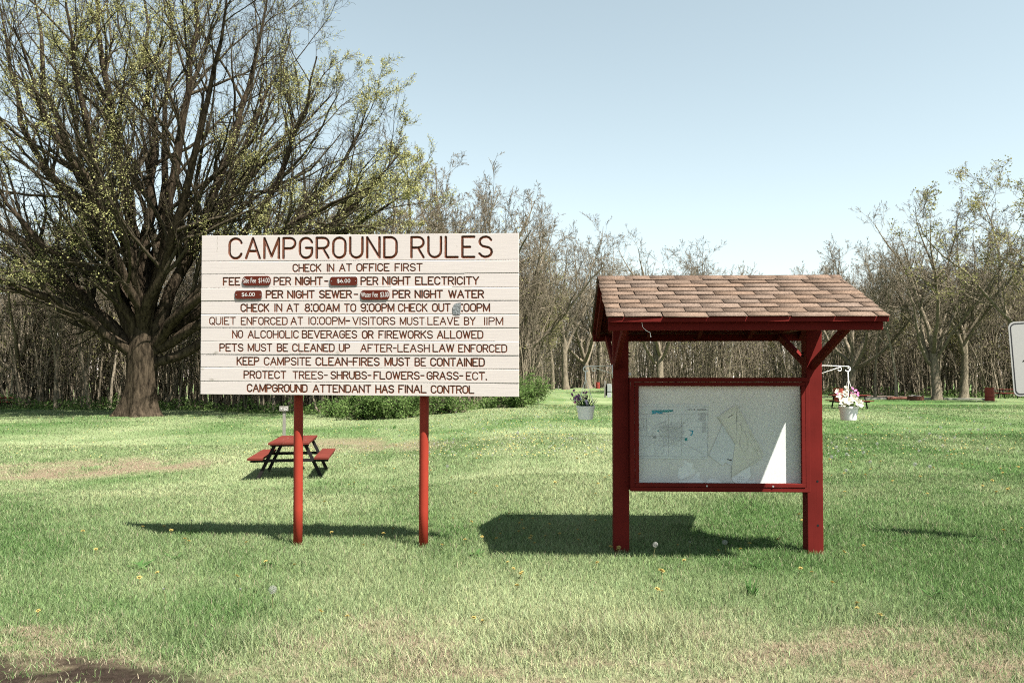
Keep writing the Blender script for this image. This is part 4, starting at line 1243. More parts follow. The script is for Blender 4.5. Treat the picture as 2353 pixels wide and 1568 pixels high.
    def PP(cx, cy):
        q = KI @ hit(1433.7 + .18586 * cx, 862.65 + .18586 * cy, pp, pn); return q
    rr = random.Random(5)
    def ragged(pts, lift, amp=5, sub=5):
        out = []
        for i in range(len(pts)):
            a, b = pts[i], pts[(i + 1) % len(pts)]
            for k in range(sub):
                t = k / sub
                q = PP(a[0] + (b[0] - a[0]) * t + rr.uniform(-amp, amp) * (k > 0), a[1] + (b[1] - a[1]) * t + rr.uniform(-amp, amp) * (k > 0))
                out.append(Vector((q.x, y_p - lift, q.z)))
        return out
    mb = MB()
    for pg in ([(745, 1040), (790, 1075), (850, 1080), (845, 1145), (885, 1165), (870, 1210), (760, 1260), (700, 1285), (660, 1260), (670, 1150), (740, 1110)],
               [(640, 1340), (700, 1295), (800, 1290), (860, 1240), (900, 1190), (945, 1190), (925, 1270), (985, 1320), (990, 1343), (800, 1346)],
               [(1000, 1340), (1030, 1290), (1080, 1265), (1180, 1300), (1205, 1343)], [(1115, 1250), (1150, 1230), (1140, 1260)],
               [(170, 1343), (170, 1270), (215, 1290), (220, 1330)], [(265, 1343), (300, 1315), (370, 1335), (365, 1345)], [(1500, 1343), (1520, 1305), (1600, 1300), (1640, 1343)]):
        p_ = ragged(pg, 0.0016); 
        mb.prism(p_, (0, -1, 0), 0.0012)
    mb.build("paper_remnant", M['paper_white'], fr)
    # little fittings: wire at the front beam, hanger plate and pegs by the left post
    mb = MB()
    mb.tube([(-0.80, -0.988, 2.05), (-0.795, -0.991, 2.01), (-0.765, -0.992, 1.98), (-0.735, -0.99, 1.965), (-0.73, -0.99, 1.93)], 0.0018, 6)
    mb.build("hanging_wire", M['white_metal'], kiosk)
    for z in (1.83, 1.80):
        mb = MB(); mb.box((-HX + PW / 2 + 0.012, 0.0, z), (0.024, 0.02, 0.012)); mb.build("peg", M['dark_steel'], kiosk)
        mb = MB(); mb.box((HX - PW / 2 - 0.012, 0.0, z), (0.024, 0.02, 0.012)); mb.build("peg", M['dark_steel'], kiosk)
    mb = MB(); mb.box((-HX + PW / 2 + 0.012, -0.03, 1.637), (0.024, 0.012, 0.03)); mb.build("hanger_plate", M['white_metal'], kiosk)
    for z in (0.66, 0.26):
        mb = MB(); mb.tube([(HX + 0.02, -PW / 2 - 0.001, z), (HX + 0.02, -PW / 2 + 0.01, z)], 0.011, 12); mb.build("bolt", M['dark_steel'], kiosk)
    # basket brackets on the outer faces
    for sx in (-1, 1):
        x0 = sx * (HX + PW / 2 + 0.004); y = -0.02
        mb = MB()
        mb.box((x0, y, 1.66), (0.008, 0.03, 0.12))
        z = 1.713
        hook = [(x0, y, z), (x0 + sx * 0.20, y, z - 0.006), (x0 + sx * 0.245, y, z - 0.008)] + [(x0 + sx * (0.245 + 0.024 * math.sin(R(a))), y, z - 0.032 + 0.024 * math.cos(R(a))) for a in range(20, 250, 25)]
        mb.tube(hook, 0.0045, 8)
        sc = [(x0, y, z - 0.075), (x0 + sx * 0.17, y, z - 0.018)] + [(x0 + sx * (0.172 + 0.017 * math.sin(R(a))), y, z - 0.033 + 0.017 * math.cos(R(a))) for a in range(10, 280, 30)]
        mb.tube(sc, 0.004, 8)
        mb.build("bracket", M['white_metal'], kiosk, smooth=True)

    # ---- loose sheets inside the case (things of their own)
    def sheet_obj(name, pts, lift, mat, label, cat, curl=0.0):
        q = [PP(*p) for p in pts]
        c_ = sum(q, Vector()) / len(q)
        org = KM @ Vector((c_.x, y_p - lift, c_.z))
        o = empty(name, org, KR); tag(o, label, cat)
        mb = MB(); mb.prism([Vector((p.x - c_.x, 0, p.z - c_.z)) for p in q][::-1] if False else [Vector((p.x - c_.x, 0, p.z - c_.z)) for p in q], (0, -1, 0), 0.0008)
        mb.build("sheet", mat, o)
        def loc(cx, cy, l2=0.0012):
            p = PP(cx, cy); return Vector((p.x - c_.x, -l2, p.z - c_.z))
        return o, loc
    def lines(o, loc, segs, w_, mat, name, l2=0.0012):
        mb = MB()
        for k, (a, b) in enumerate(segs):
            p, q = loc(*a, l2 + 0.00002 * (k % 17)), loc(*b, l2 + 0.00002 * (k % 17))
            d = Vector((q.x - p.x, 0, q.z - p.z))
            if d.length < 1e-5: continue
            s_ = Vector((-d.z, 0, d.x)).normalized() * w_ / 2
            mb.add([p - s_, q - s_, q + s_, p + s_], [(0, 1, 2, 3)])
        return mb.build(name, mat, o)
    def poly(o, loc, pts, mat, name, l2=0.002):
        mb = MB(); mb.add([loc(*p, l2) for p in pts][::-1], [tuple(range(len(pts)))]); mb.build(name, mat, o)
    mp, L_ = sheet_obj("city_map", [(162, 345), (600, 350), (1040, 362), (1032, 1030), (600, 1028), (162, 1018)][::-1], 0.004, M['paper'], "wide faded city street map with teal lakes pinned in the left of the kiosk", "map")
    r3 = random.Random(9); segs = []
    for k in range(26):
        y = 575 + k * 11.5; xa, xb = 430 + r3.uniform(0, 60), 700 + r3.uniform(-60, 80); segs.append(((xa, y), (xb, y)))
    for k in range(25):
        x = 440 + k * 12; segs.append(((x, 560 + r3.uniform(0, 90)), (x, 840 - r3.uniform(0, 70))))
    big = [((162, 470), (1035, 478)), ((162, 640), (1035, 636)), ((165, 742), (560, 742)), ((380, 742), (380, 980)), ((280, 470), (280, 742)), ((545, 380), (545, 985)), ((710, 470), (710, 985)),
           ((830, 480), (640, 700)), ((170, 925), (440, 790)), ((380, 930), (560, 830)), ((700, 810), (1000, 980)), ((380, 860), (490, 860)), ((490, 860), (490, 940)), ((490, 940), (450, 965)), ((170, 380), (1030, 384)), ((170, 992), (1030, 1000)), ((1030, 384), (1030, 1000)),
           ((182, 538), (277, 538)), ((277, 538), (277, 667)), ((277, 667), (182, 667)), ((182, 667), (182, 538)), ((215, 560), (240, 600)), ((240, 600), (235, 650)), ((340, 740), (420, 600)), ((420, 600), (560, 540))]
    lines(mp, L_, segs, 0.0012, M['ink'], "street_grid"); lines(mp, L_, big, 0.0016, M['ink'], "main_streets", 0.0016)
    leg = [((910 + 25 * (k % 2), 455 + 8 * k), (1005, 455 + 8 * k)) for k in range(14)] + [((965, 580 + 9 * k), (1015, 580 + 9 * k)) for k in range(14)]
    lines(mp, L_, leg, 0.0022, M['ink'], "legend")
    poly(mp, L_, [(338, 425), (600, 420), (604, 442), (520, 450), (470, 450), (478, 470), (430, 468), (400, 455), (380, 470), (340, 474)], M['teal'], "lake", 0.0022)
    poly(mp, L_, [(345, 440), (400, 436), (470, 448), (470, 468), (430, 466), (405, 452), (380, 468), (345, 470)], M['blue'], "lake_water", 0.0026)
    poly(mp, L_, [(795, 660), (830, 675), (860, 676), (848, 690), (846, 715), (830, 740), (812, 738), (832, 712), (834, 690), (815, 680)], M['blue'], "reservoir", 0.0022)
    poly(mp, L_, [(745, 770), (775, 764), (782, 800), (748, 802)], M['teal'], "park")
    poly(mp, L_, [(412, 672), (424, 670), (426, 690), (413, 692)], M['teal'], "park")
    poly(mp, L_, [(358, 745), (398, 745), (398, 770), (358, 770)], M['ink'], "block")
    def text(o, loc, s_, x0, x1, y0, hh, w_, mat, name, rot=0.0):
        sg = []
        x = x0; n_ = len(s_)
        for pl in word_strokes(s_, 0, x1 - x0, 0, hh):
            for a, b in zip(pl[:-1], pl[1:]):
                ca, sa = math.cos(rot), math.sin(rot)
                f = lambda p: (x0 + p[0] * ca + p[1] * sa, y0 + p[0] * -sa * -1 * -1 - p[1] * ca)
                sg.append((f(a), f(b)))
        lines(o, loc, sg, w_, mat, name, 0.0018)
    for s_, xa, xb in (("CITY", 790, 835), ("OF", 858, 880), ("GALESBURG", 903, 1015)):
        text(mp, L_, s_, xa, xb, 426, 16, 0.0019, M['ink_dark'], "map_title")
    s1_, L1 = sheet_obj("loose_sheet", [(1215, 600), (1045, 985), (1215, 1112), (1250, 1072), (1326, 1115), (1420, 880), (1400, 700)], 0.006, M['paper'], "blank back of a slipped sheet hanging behind the tilted lake map", "paper")
    text(s1_, L1, "AMP", 1278, 1336, 1036, 20, 0.003, M['ink_dark'], "heading", -0.35)
    s2_, L2 = sheet_obj("lake_map", [(1152, 505), (1388, 350), (1500, 560), (1722, 968), (1690, 1020), (1330, 1252), (1330, 1115), (1362, 890), (1372, 850)], 0.010, M['paper_warm'], "tilted yellowed lake map sheet slipping down the middle of the display panel", "map")
    text(s2_, L2, "LAKE STOREY", 1278, 1352, 520, 14, 0.002, M['ink_dark'], "map_title", 0.52)
    lk = [((1170, 510), (1385, 372)), ((1385, 372), (1700, 960)), ((1690, 1000), (1340, 1235)), ((1170, 515), (1372, 840)), ((1268, 635), (1440, 540)), ((1440, 540), (1445, 700)), ((1445, 700), (1420, 830)), ((1420, 830), (1460, 920)), ((1460, 920), (1500, 935)), ((1500, 935), (1530, 870)), ((1530, 870), (1500, 720)), ((1500, 720), (1430, 600)),
          ((1490, 705), (1530, 685)), ((1530, 685), (1705, 990)), ((1490, 705), (1665, 1000)), ((1388, 380), (1380, 840))]
    lines(s2_, L2, lk, 0.0016, M['ink'], "shoreline")
    lines(s2_, L2, [((1391, 395), (1386, 560)), ((1632, 908), (1646, 932))], 0.0045, M['ink_dark'], "fold")
    s3_, L3 = sheet_obj("folded_sheet", [(1330, 1240), (1334, 1290), (1390, 1343), (1470, 1343), (1510, 1310), (1565, 1240), (1548, 1120)], 0.005, M['paper_white'], "folded sheet end at the bottom of the panel below the lake map", "paper")
    lines(s3_, L3, [((1400 + 22 * (k % 4), 1245 + 26 * (k // 4)), (1408 + 22 * (k % 4), 1252 + 26 * (k // 4))) for k in range(11)], 0.004, M['ink'], "dots")
kiosk_build()

# ------------------------------------------------------------------ hanging baskets
def strap(mb, p0, d, L, w0, droop, rg, n=7):
    """an arching strap leaf"""
    p = Vector(p0); d = Vector(d).normalized(); side = d.cross(Vector((0, 0, 1)))
    if side.length < .05: side = Vector((rg.uniform(-1, 1), rg.uniform(-1, 1), 0))
    side.normalize(); vs = []
    for k in range(n):
        t = k / (n - 1); w_ = w0 * (1 - t ** 2.2) * (0.6 + 0.8 * min(t * 3, 1) * 0.5) + 0.0004
        vs += [p - side * w_ / 2, p + side * w_ / 2]
        d = (d + Vector((0, 0, -droop * t)) + Vector((rg.gauss(0, .03), rg.gauss(0, .03), 0))).normalized()
        p = p + d * (L / (n - 1))
    mb.add(vs, [(2 * k, 2 * k + 1, 2 * k + 3, 2 * k + 2) for k in range(n - 1)])
def bloom(mb, c, nrm_, rad, np_, rg, cup=0.3):
    c = Vector(c); n = Vector(nrm_).normalized(); u = n.orthogonal().normalized(); v = n.cross(u)
    a0 = rg.uniform(0, 6.28)
    for k in range(np_):
        a = a0 + 6.283 * k / np_; d = u * math.cos(a) + v * math.sin(a); s_ = n.cross(d)
        w_ = rad * 2.4 / np_
        q = [c, c + d * rad * .5 - s_ * w_ + n * rad * cup, c + d * rad + n * rad * (cup + rg.uniform(-.15, .25)), c + d * rad * .5 + s_ * w_ + n * rad * cup]
        mb.add(q, [(0, 1, 2, 3)])
def basket(hook, label, seed, white):
    rg = random.Random(seed)
    root = empty("hanging_basket", (hook.x, hook.y, hook.z - 0.455)); tag(root, label, "flower basket")
    h = 0.127; rt, rb = 0.086, 0.066
    mb = MB()
    pr = [(0, 0), (rb - .004, 0), (rb, .004), (rt - .004, h - .02), (rt, h - .02), (rt + .003, h - .002), (rt + .001, h), (rt - .004, h), (rt - .008, h - .02)]
    mb.lathe(pr, n=32); pot = mb.build("pot", M['pale_plastic'], root, smooth=False)
    mb = MB(); mb.lathe([(0, h - .018), (rt - .007, h - .018)], n=24); mb.build("soil", M['soil'], root)
    mb = MB(); zt = 0.455
    for k in range(3):
        a = R(100 + 120 * k + (25 if white else -8))
        x, y = math.cos(a) * rt, math.sin(a) * rt
        mb.tube([(x, y, h - .012), (x * .62, y * .62, h + .10), (x * .2, y * .2, h + .20), (0.003 * (k - 1), 0, h + .245), (0.002 * (k - 1), 0, zt - 0.01)], 0.0024, 6)
    mb.tube([(0, 0, zt - .012)] + [(0.012 * math.sin(R(a)) - .0, 0, zt - 0.004 + 0.012 - 0.012 * math.cos(R(a))) for a in range(0, 240, 30)], 0.003, 6)
    mb.build("hanger", M['white_metal'], root, smooth=True)
    lf = MB()
    for k in range(46 if not white else 30):
        a = rg.uniform(0, 6.283); e = rg.uniform(0.35, 1.45); rr_ = rg.uniform(0, rt * .7)
        strap(lf, (math.cos(a) * rr_, math.sin(a) * rr_, h - .02), (math.cos(a) * math.cos(e), math.sin(a) * math.cos(e), math.sin(e)), rg.uniform(.10, .19) * (1 if not white else .85), rg.uniform(.007, .014), rg.uniform(.05, .35), rg)
    if not white:
        for (dx, L, w_) in ((0.9, .30, .012), (1.0, .22, .010), (-0.9, .17, .010), (-0.8, .20, .008), (0.7, .2, .012)):
            strap(lf, (math.copysign(.05, dx), -0.02, h), (dx, -.25, .75 if abs(dx) < .95 else .5), L, w_, .5 if L > .25 else .34, rg, 9)
    else:
        for dx, dy in ((-0.9, -.3), (-0.8, -.6), (-1, .1), (-.7, -.7)):
            strap(lf, (-.06, -0.02, h), (dx, dy, .35), rg.uniform(.13, .2), .008, .42, rg, 9)
    lf.build("leaves", M['basket_leaf' if not white else 'basket_leaf2'], root)
    def flowers(name, mat, spots, rad, npet, cup):
        f = MB()
        for (x, y, z) in spots: bloom(f, (x, y, z), (x * 3 + rg.gauss(0, .2), -1 + rg.gauss(0, .3), .5), rad * rg.uniform(.8, 1.15), npet, rg, cup)
        f.build(name, M[mat], root)
    st = MB()
    if not white:
        sp = [(-.085 + rg.gauss(0, .022), rg.gauss(0, .04), h + .075 + rg.gauss(0, .028)) for _ in range(16)] + [(.015 + rg.gauss(0, .02), -.02, h + .105 + rg.gauss(0, .02)) for _ in range(5)]
        flowers("purple_flowers", 'purple', sp, .013, 6, .3)
        flowers("lilac_flowers", 'lilac', [(-.055, -.06, h + .065), (-.1, -.04, h + .06), (.0, -.085, h + .045), (.006, -.09, h + .025), (-.085, -.04, h + .085)], .019, 7, .25)
        flowers("pink_flowers", 'pink', [(-.1, -.03, h + .025), (-.105, -.03, h + .035)], .011, 5, .3)
    else:
        sp = [(-.075, -.07, h + .03), (.05, -.08, h + .035), (-.04, -.085, h + .045), (.075, -.06, h + .02), (.02, -.05, h + .075), (-.02, .03, h + .11)]
        flowers("cream_flowers", 'cream', sp, .045, 6, .35)
        sp2 = [(-.05 + rg.gauss(0, .03), rg.gauss(0, .03), h + .12 + rg.gauss(0, .03)) for _ in range(9)] + [(-.11, -.02, h + .09), (-.085, -.02, h + .08)]
        flowers("white_flowers", 'cream', sp2, .018, 6, .3)
        sp = [(.065 + rg.gauss(0, .022), rg.gauss(0, .03), h + .11 + rg.gauss(0, .028)) for _ in range(14)] + [(.035, 0, h + .165), (.04, 0, h + .16), (-.09, .02, h + .115), (-.085, .02, h + .105), (-.01, .02, h + .115)]
        flowers("pink_flowers", 'pink', sp, .012, 5, .3); sp += sp2
    for (x, y, z) in sp: st.tube([(x * .3, y * .3, h - .02), (x * .8, y * .7, (h + z) / 2), (x, y, z)], .0013, 4)
    st.build("stalks", M['basket_leaf2'], root)
hx = 0.878 + 0.071 + 0.004 + 0.245
basket(KM @ Vector((-hx - 0.004, -0.02, 1.668)), "white pot of dark strap leaves and purple flowers hanging left of the kiosk", 3, False)
basket(KM @ Vector((hx + 0.004, -0.02, 1.668)), "white pot of cream and pink flowers hanging right of the kiosk", 8, True)

# ------------------------------------------------------------------ picnic tables
def picnic_table():
    root = empty("picnic_table")
    L = 1.86; H = 0.70
    for k, x in enumerate((-0.245, 0.0, 0.245)):
        mb = MB(); mb.box((x, 0, H - .02), (0.24, L + 0.01 * (k - 1), 0.04)); mb.build("tabletop_plank", M['table_wood'], root, bevel=.004)
    for sx in (-1, 1):
        mb = MB(); mb.box((sx * .60, 0, .40), (0.27, L, 0.04)); mb.build("bench", M['table_wood'], root, bevel=.004)
    for sy in (-1, 1):
        y = sy * .66
        for sx in (-1, 1):
            mb = MB(); mb.beam((sx * .27, y, H - .041), (sx * .60, y, -.03), .05, .06, side=(0, 1, 0)); mb.build("leg", M['dark_steel'], root)
        mb = MB(); mb.box((0, y + sy * .055, .352), (1.42, .05, .055)); mb.build("crossbar", M['dark_steel'], root)
        mb = MB(); mb.box((0, y + sy * .055, H - .062), (.70, .05, .042)); mb.build("cleat", M['dark_steel'], root)
    return root
TB = picnic_table()
def put(o, px, Y, rz, label, cat, group, dz=0):
    x = gx(px, Y); o.location = (x, Y, gzf(x, Y) + dz); o.rotation_euler = (0, 0, rz); tag(o, label, cat, group); return o
PT = "red picnic tables on the campground"
put(TB, 677, 15.45, R(9), "red plank picnic table with dark A-frame legs behind the sign's left post", "picnic table", PT)
put(copy_tree(TB), 1950, 39.5, R(88), "red picnic table standing on the lawn behind the white flower basket", "picnic table", PT)
put(copy_tree(TB), 2322, 57.5, R(80), "dark red picnic table in the shade right of the big red drum", "picnic table", PT)
put(copy_tree(TB), -6, 47.5, R(70), "red picnic table cut by the left edge of the photo", "picnic table", PT)
put(copy_tree(TB), 1345, 150, R(80), "far red picnic table next to the parked car", "picnic table", PT)

# ------------------------------------------------------------------ site marker post with its arrow board
def marker():
    Y = 25.0; x = gx(653.5, Y); z = gzf(x, Y)
    root = empty("site_marker", (x, Y, z), R(4)); tag(root, "weathered grey post with a small arrow board reading 62 behind the picnic table", "sign")
    mb = MB(); mb.box((0, 0, .40), (.085, .085, 1.0)); mb.build("post", M['grey_wood'], root, bevel=.006)
    mb = MB(); mb.box((0.0, -.062, .925), (.28, .035, .16)); b = mb.build("arrow_board", M['grey_wood'], root, bevel=.004)
    mb = MB()
    for s_, xa, xb in (("<", -.105, -.005), ("62", .015, .115)):
        for pl in word_strokes(s_, xa, xb, .875, .10):
            for p, q in zip(pl[:-1], pl[1:]):
                mb.tube([(p[0], -.081, p[1]), (q[0], -.081, q[1])], .008, 5)
    mb.build("lettering", M['plate_white'], b)
marker()

# ------------------------------------------------------------------ drums, fire ring, pedestal, car
def drum():
    root = empty("steel_drum")
    mb = MB(); r = .29; h = .88
    pr = [(0, 0), (r, 0), (r + .008, .012), (r, .025)]
    for z in (.29, .58):
        pr += [(r, z - .03), (r + .014, z), (r, z + .03)]
    pr += [(r, h - .03), (r + .010, h - .012), (r + .004, h), (r - .012, h), (r - .014, .2), (0, .2)]
    mb.lathe(pr, n=28); mb.build("shell", M['drum'], root, smooth=False)
    mb = MB(); mb.add([((r + .004) * math.cos(R(a)), (r + .004) * math.sin(R(a)), z) for a, z in ((-82, .70), (-58, .70), (-58, .80), (-82, .80))], [(0, 1, 2, 3)])
    mb.build("sticker", M['grey_box'], root)
    return root
DR = drum(); DG = "red steel drums used as litter bins"
put(DR, 2272, 52, 0.3, "large red drum on the lawn edge left of the road sign", "drum", DG)
put(copy_tree(DR), 1373, 106, 1.5, "small far red drum in front of a thick trunk left of the kiosk", "drum", DG)
put(copy_tree(DR), 1925, 50, 2.0, "red drum half hidden behind the white flower basket", "drum", DG)
put(copy_tree(DR), 1337, 147, 0.6, "tiny far red drum beside the parked car", "drum", DG)

def firering():
    Y = 54; x = gx(2102, Y); root = empty("fire_ring", (x, Y, gzf(x, Y))); tag(root, "low rusty fire ring with logs on the lawn edge by the kerb", "fire ring")
    mb = MB(); mb.lathe([(.50, 0), (.52, .0), (.53, .26), (.50, .26), (.50, 0)], n=24); mb.build("ring", M['charred'], root)
    rg = random.Random(2)
    for k in range(4):
        a = rg.uniform(0, 3.14); mb = MB(); c = Vector((rg.uniform(-.12, .12), rg.uniform(-.12, .12), .10 + .06 * k)); d = Vector((math.cos(a), math.sin(a), .12)) * .42
        mb.tube([c - d, c + d], .055, 9); mb.build("log", M['grey_wood'], root)
    # flat log lying left of it
firering()
lg = MB(); x0 = gx(2055, 55)
lg.tube([(-.75, 0, .09), (-.2, .05, .11), (.7, .12, .10)], [.10, .09, .08], 9); lo = lg.build("fallen_log", M['charred'], loc=(x0, 54.6, gzf(x0, 54.6)))
tag(lo, "dark log lying at the kerb just left of the fire ring", "log")

def pedestal():
    Y = 61; x = gx(1396, Y); root = empty("power_pedestal", (x, Y, gzf(x, Y)), R(-12)); tag(root, "grey hookup boxes on a wooden post half hidden by the left kiosk post", "hookup post")
    mb = MB(); mb.box((-.22, 0, .60), (.12, .12, 1.4)); mb.build("post", M['grey_wood'], root, bevel=.008)
    mb = MB(); mb.box((.12, -.05, .74), (.34, .18, .62)); b = mb.build("meter_box", M['grey_box'], root, bevel=.012)
    mb = MB(); mb.box((.12, -.146, .74), (.27, .012, .5)); mb.build("door", M['galv'], b)
    mb = MB(); mb.box((.12, -.05, .20), (.32, .16, .36)); mb.build("outlet_box", M['grey_box'], root, bevel=.012)
    mb = MB(); mb.box((-.02, .06, .6), (.34, .04, .9)); mb.build("backboard", M['dark_steel'], root)
pedestal()
mk = MB(); Y = 96; mk.box((0, 0, .25), (.09, .09, .6)); x = gx(1283, Y)
tag(mk.build("stake", M['grey_wood'], loc=(x, Y, gzf(x, Y)), bevel=.01), "short wooden stake in the grass beside the tall pair of trees", "stake")

def car():
    Y = 158; x = gx(1313, Y); root = empty("parked_car", (x, Y, gzf(x, Y)), R(-28)); tag(root, "dark pickup-like car parked under far trees left of the kiosk", "car")
    # side profile extruded across, car points along +y, rear faces the camera
    def hull(prof, w0, w1, mat, name):
        mb = MB(); k = len(prof); zs = [p[1] for p in prof]; zmin, zmax = min(zs), max(zs)
        wv = [w0 + (w1 - w0) * (p[1] - zmin) / max(zmax - zmin, 1e-6) for p in prof]
        vs = [(-w_ / 2, p[0], p[1]) for p, w_ in zip(prof, wv)] + [(w_ / 2, p[0], p[1]) for p, w_ in zip(prof, wv)]
        fs = [tuple(range(k)), tuple(range(2 * k - 1, k - 1, -1))] + [(i, i + k, (i + 1) % k + k, (i + 1) % k) for i in range(k)]
        mb.add(vs, fs); return mb.build(name, mat, root, bevel=.05)
    hull([(-2.3, .38), (-2.35, .62), (-2.3, .98), (.9, 1.02), (1.9, .92), (2.3, .75), (2.32, .4)], 1.86, 1.78, M['car'], "body")
    hull([(-2.2, .97), (-1.95, 1.62), (-1.6, 1.72), (.0, 1.72), (.35, 1.64), (1.0, 1.0)], 1.72, 1.34, M['car'], "cabin")
    mb = MB(); mb.add([(-.72, -2.19, 1.10), (.72, -2.19, 1.10), (.60, -2.0, 1.56), (-.60, -2.0, 1.56)], [(0, 1, 2, 3)]); mb.build("rear_window", M['glass_dark'], root)
    for sx in (-1, 1):
        mb = MB(); mb.add([(sx * .855, -1.8, 1.10), (sx * .855, .5, 1.10), (sx * .73, .1, 1.56), (sx * .73, -1.7, 1.56)], [(0, 1, 2, 3)]); mb.build("side_window", M['glass_dark'], root)
        mb = MB(); mb.box((sx * .78, -2.345, .80), (.20, .03, .26)); mb.build("tail_light", M['taillight'], root)
        for yy in (-1.4, 1.45):
            mb = MB(); mb.tube([(sx * .72, yy, .35), (sx * .95, yy, .35)], .35, 18); wl = mb.build("wheel", M['tyre'], root)
            mb = MB(); mb.tube([(sx * .951, yy, .35), (sx * .955, yy, .35)], .2, 14); mb.build("rim", M['galv'], wl)
    mb = MB(); mb.box((0, -2.4, .47), (1.7, .12, .16)); mb.build("bumper", M['galv'], root)
car()

# ------------------------------------------------------------------ road sign at the right edge
def road_sign():
    Y = 7.3; lean = R(-3.8)
    W_, H_ = 0.56, 0.70
    root = empty("road_sign", (gx(2325, Y) + W_ / 2 + .118, Y, 0), R(-6)); tag(root, "grey-white road sign with rounded black border cut by the right edge", "sign")
    RM = Matrix.Rotation(lean, 3, 'Y')
    pv = Vector((0, 0, 0.2))
    def pt(x, z, y=0): 
        return RM @ (Vector((x, y, z)) - pv) + pv
    def rrect(x0, x1, z0, z1, rad, y):
        pts = []
        for cx, cz, a0 in ((x1 - rad, z1 - rad, 0), (x0 + rad, z1 - rad, 90), (x0 + rad, z0 + rad, 180), (x1 - rad, z0 + rad, 270)):
            for k in range(7):
                a = R(a0 + 15 * k); pts.append(pt(cx + rad * math.cos(a), cz + rad * math.sin(a), y))
        return pts
    def ring(outer, inner, mat, name, par):
        mb = MB(); k = len(outer); mb.add(outer + inner, [(i, (i + 1) % k, (i + 1) % k + k, i + k) for i in range(k)]); mb.build(name, mat, par)
    mb = MB(); mb.beam(pt(0, -.2, .03), pt(0, 2.15, .03), .05, .035, side=(1, 0, 0)); mb.build("post", M['galv'], root)
    z0, z1 = 1.445, 1.445 + H_
    mb = MB(); mb.prism(rrect(-W_ / 2, W_ / 2, z0, z1, .055, 0)[::-1], (0, -1, 0), .003); p = mb.build("sign_plate", M['sign_face'], root)
    ring(rrect(-W_ / 2 + .014, W_ / 2 - .014, z0 + .014, z1 - .014, .045, -.0015), rrect(-W_ / 2 + .024, W_ / 2 - .024, z0 + .024, z1 - .024, .038, -.0015), M['black'], "border", p)
    mb = MB()
    for pl in word_strokes("S", -.058, .012, z1 - .21, .11):
        for a, b in zip(pl[:-1], pl[1:]):
            mb.tube([pt(a[0] - .015, a[1], -.002), pt(b[0] - .015, b[1], -.002)], .011, 6)
    mb.build("lettering", M['maroon'], p)
    mb = MB(); mb.tube([pt(-W_ / 2 + .11, z0 + .33, -.004), pt(-W_ / 2 + .11, z0 + .33, .001)], .006, 10); mb.build("bolt", M['dark_steel'], p)
    x0 = -W_ / 2 + .095
    mb = MB(); mb.prism(rrect(x0, -x0, z0 - .33, z0 - .012, .03, 0)[::-1], (0, -1, 0), .003); p2 = mb.build("lower_plate", M['white_metal'], root)
    ring(rrect(x0 + .01, -x0 - .01, z0 - .32, z0 - .022, .024, -.0015), rrect(x0 + .02, -x0 - .02, z0 - .31, z0 - .032, .018, -.0015), M['maroon'], "border", p2)
road_sign()

# ------------------------------------------------------------------ dandelions and weeds
def dandelion_mesh(kind, seed):
    rg = random.Random(seed); mb = MB(); h = {'flower': .055, 'seed': .10, 'spent': .13}[kind]
    lx, ly = rg.uniform(-.02, .02), rg.uniform(-.02, .02)
    mb.mi = 0; mb.tube([(0, 0, -.01), (lx * .4, ly * .4, h * .5), (lx, ly, h)], .0022, 5)
    mb.mi = 1
    if kind == 'flower':
        for ring_, (rad, cup, np_) in enumerate(((.019, .10, 14), (.015, .35, 11), (.009, .8, 8))):
            bloom(mb, (lx, ly, h + .001 + .001 * ring_), (rg.uniform(-.3, .3), rg.uniform(-.5, .1), 1), rad, np_, rg, cup)
    elif kind == 'seed':
        n = 90
        for k in range(n):
            z = 1 - 2 * (k + .5) / n; a = k * 2.39996; rr = math.sqrt(1 - z * z)
            d = Vector((rr * math.cos(a), rr * math.sin(a), z)); c_ = Vector((lx, ly, h + .02)) + d * .021
            u = d.orthogonal().normalized() * .0024; v = d.cross(u)
            mb.add([c_ - u - v, c_ + u - v, c_ + u + v, c_ - u + v], [(0, 1, 2, 3)])
    else:
        mb.tube([(lx, ly, h), (lx, ly, h + .012)], [.004, .007], 7)
    me = bpy.data.meshes.new("dandelion"); me.from_pydata(mb.v, [], mb.f)
    me.materials.append(M['stalk']); me.materials.append(M['yellow'] if kind == 'flower' else M['seed'])
    me.polygons.foreach_set("material_index", mb.m); me.update(); return me
DF = [dandelion_mesh('flower', k) for k in range(4)]; DS = [dandelion_mesh('seed', k) for k in range(2)]; DP = dandelion_mesh('spent', 1)
def ground_at(px, py):
    Y = F * EYE / (py - 865)
    for _ in range(6): Y = F * (EYE - gzf(gx(px, Y), Y)) / (py - 865)
    return gx(px, Y), Y
rd = random.Random(21)
def flower(name, me, px, py, label, group, s=1.0):
    x, Y = ground_at(px, py)
    o = link(name, me, loc=(x, Y, gzf(x, Y))); o.rotation_euler = (0, 0, rd.uniform(0, 6.28)); o.scale = (s, s, s)
    tag(o, label, "dandelion", group)
FG, SG = "dandelions in the lawn", "dandelion seed heads in the lawn"
flower("dandelion", DF[0], 1520, 1338, "largest open yellow dandelion, alone in the grass below the kiosk", FG, 1.7)
flower("dandelion_clock", DS[0], 630, 1402, "large round white seed head in the foreground left of centre", SG, 1.35)
flower("dandelion_clock", DS[1], 1498, 1282, "white seed head on the edge of the kiosk's shadow, between the posts", SG, 1.1)
flower("dandelion_clock", DS[0], 1666, 1276, "white seed head on the sunny edge of the kiosk's shadow near its right post", SG, 1.1)
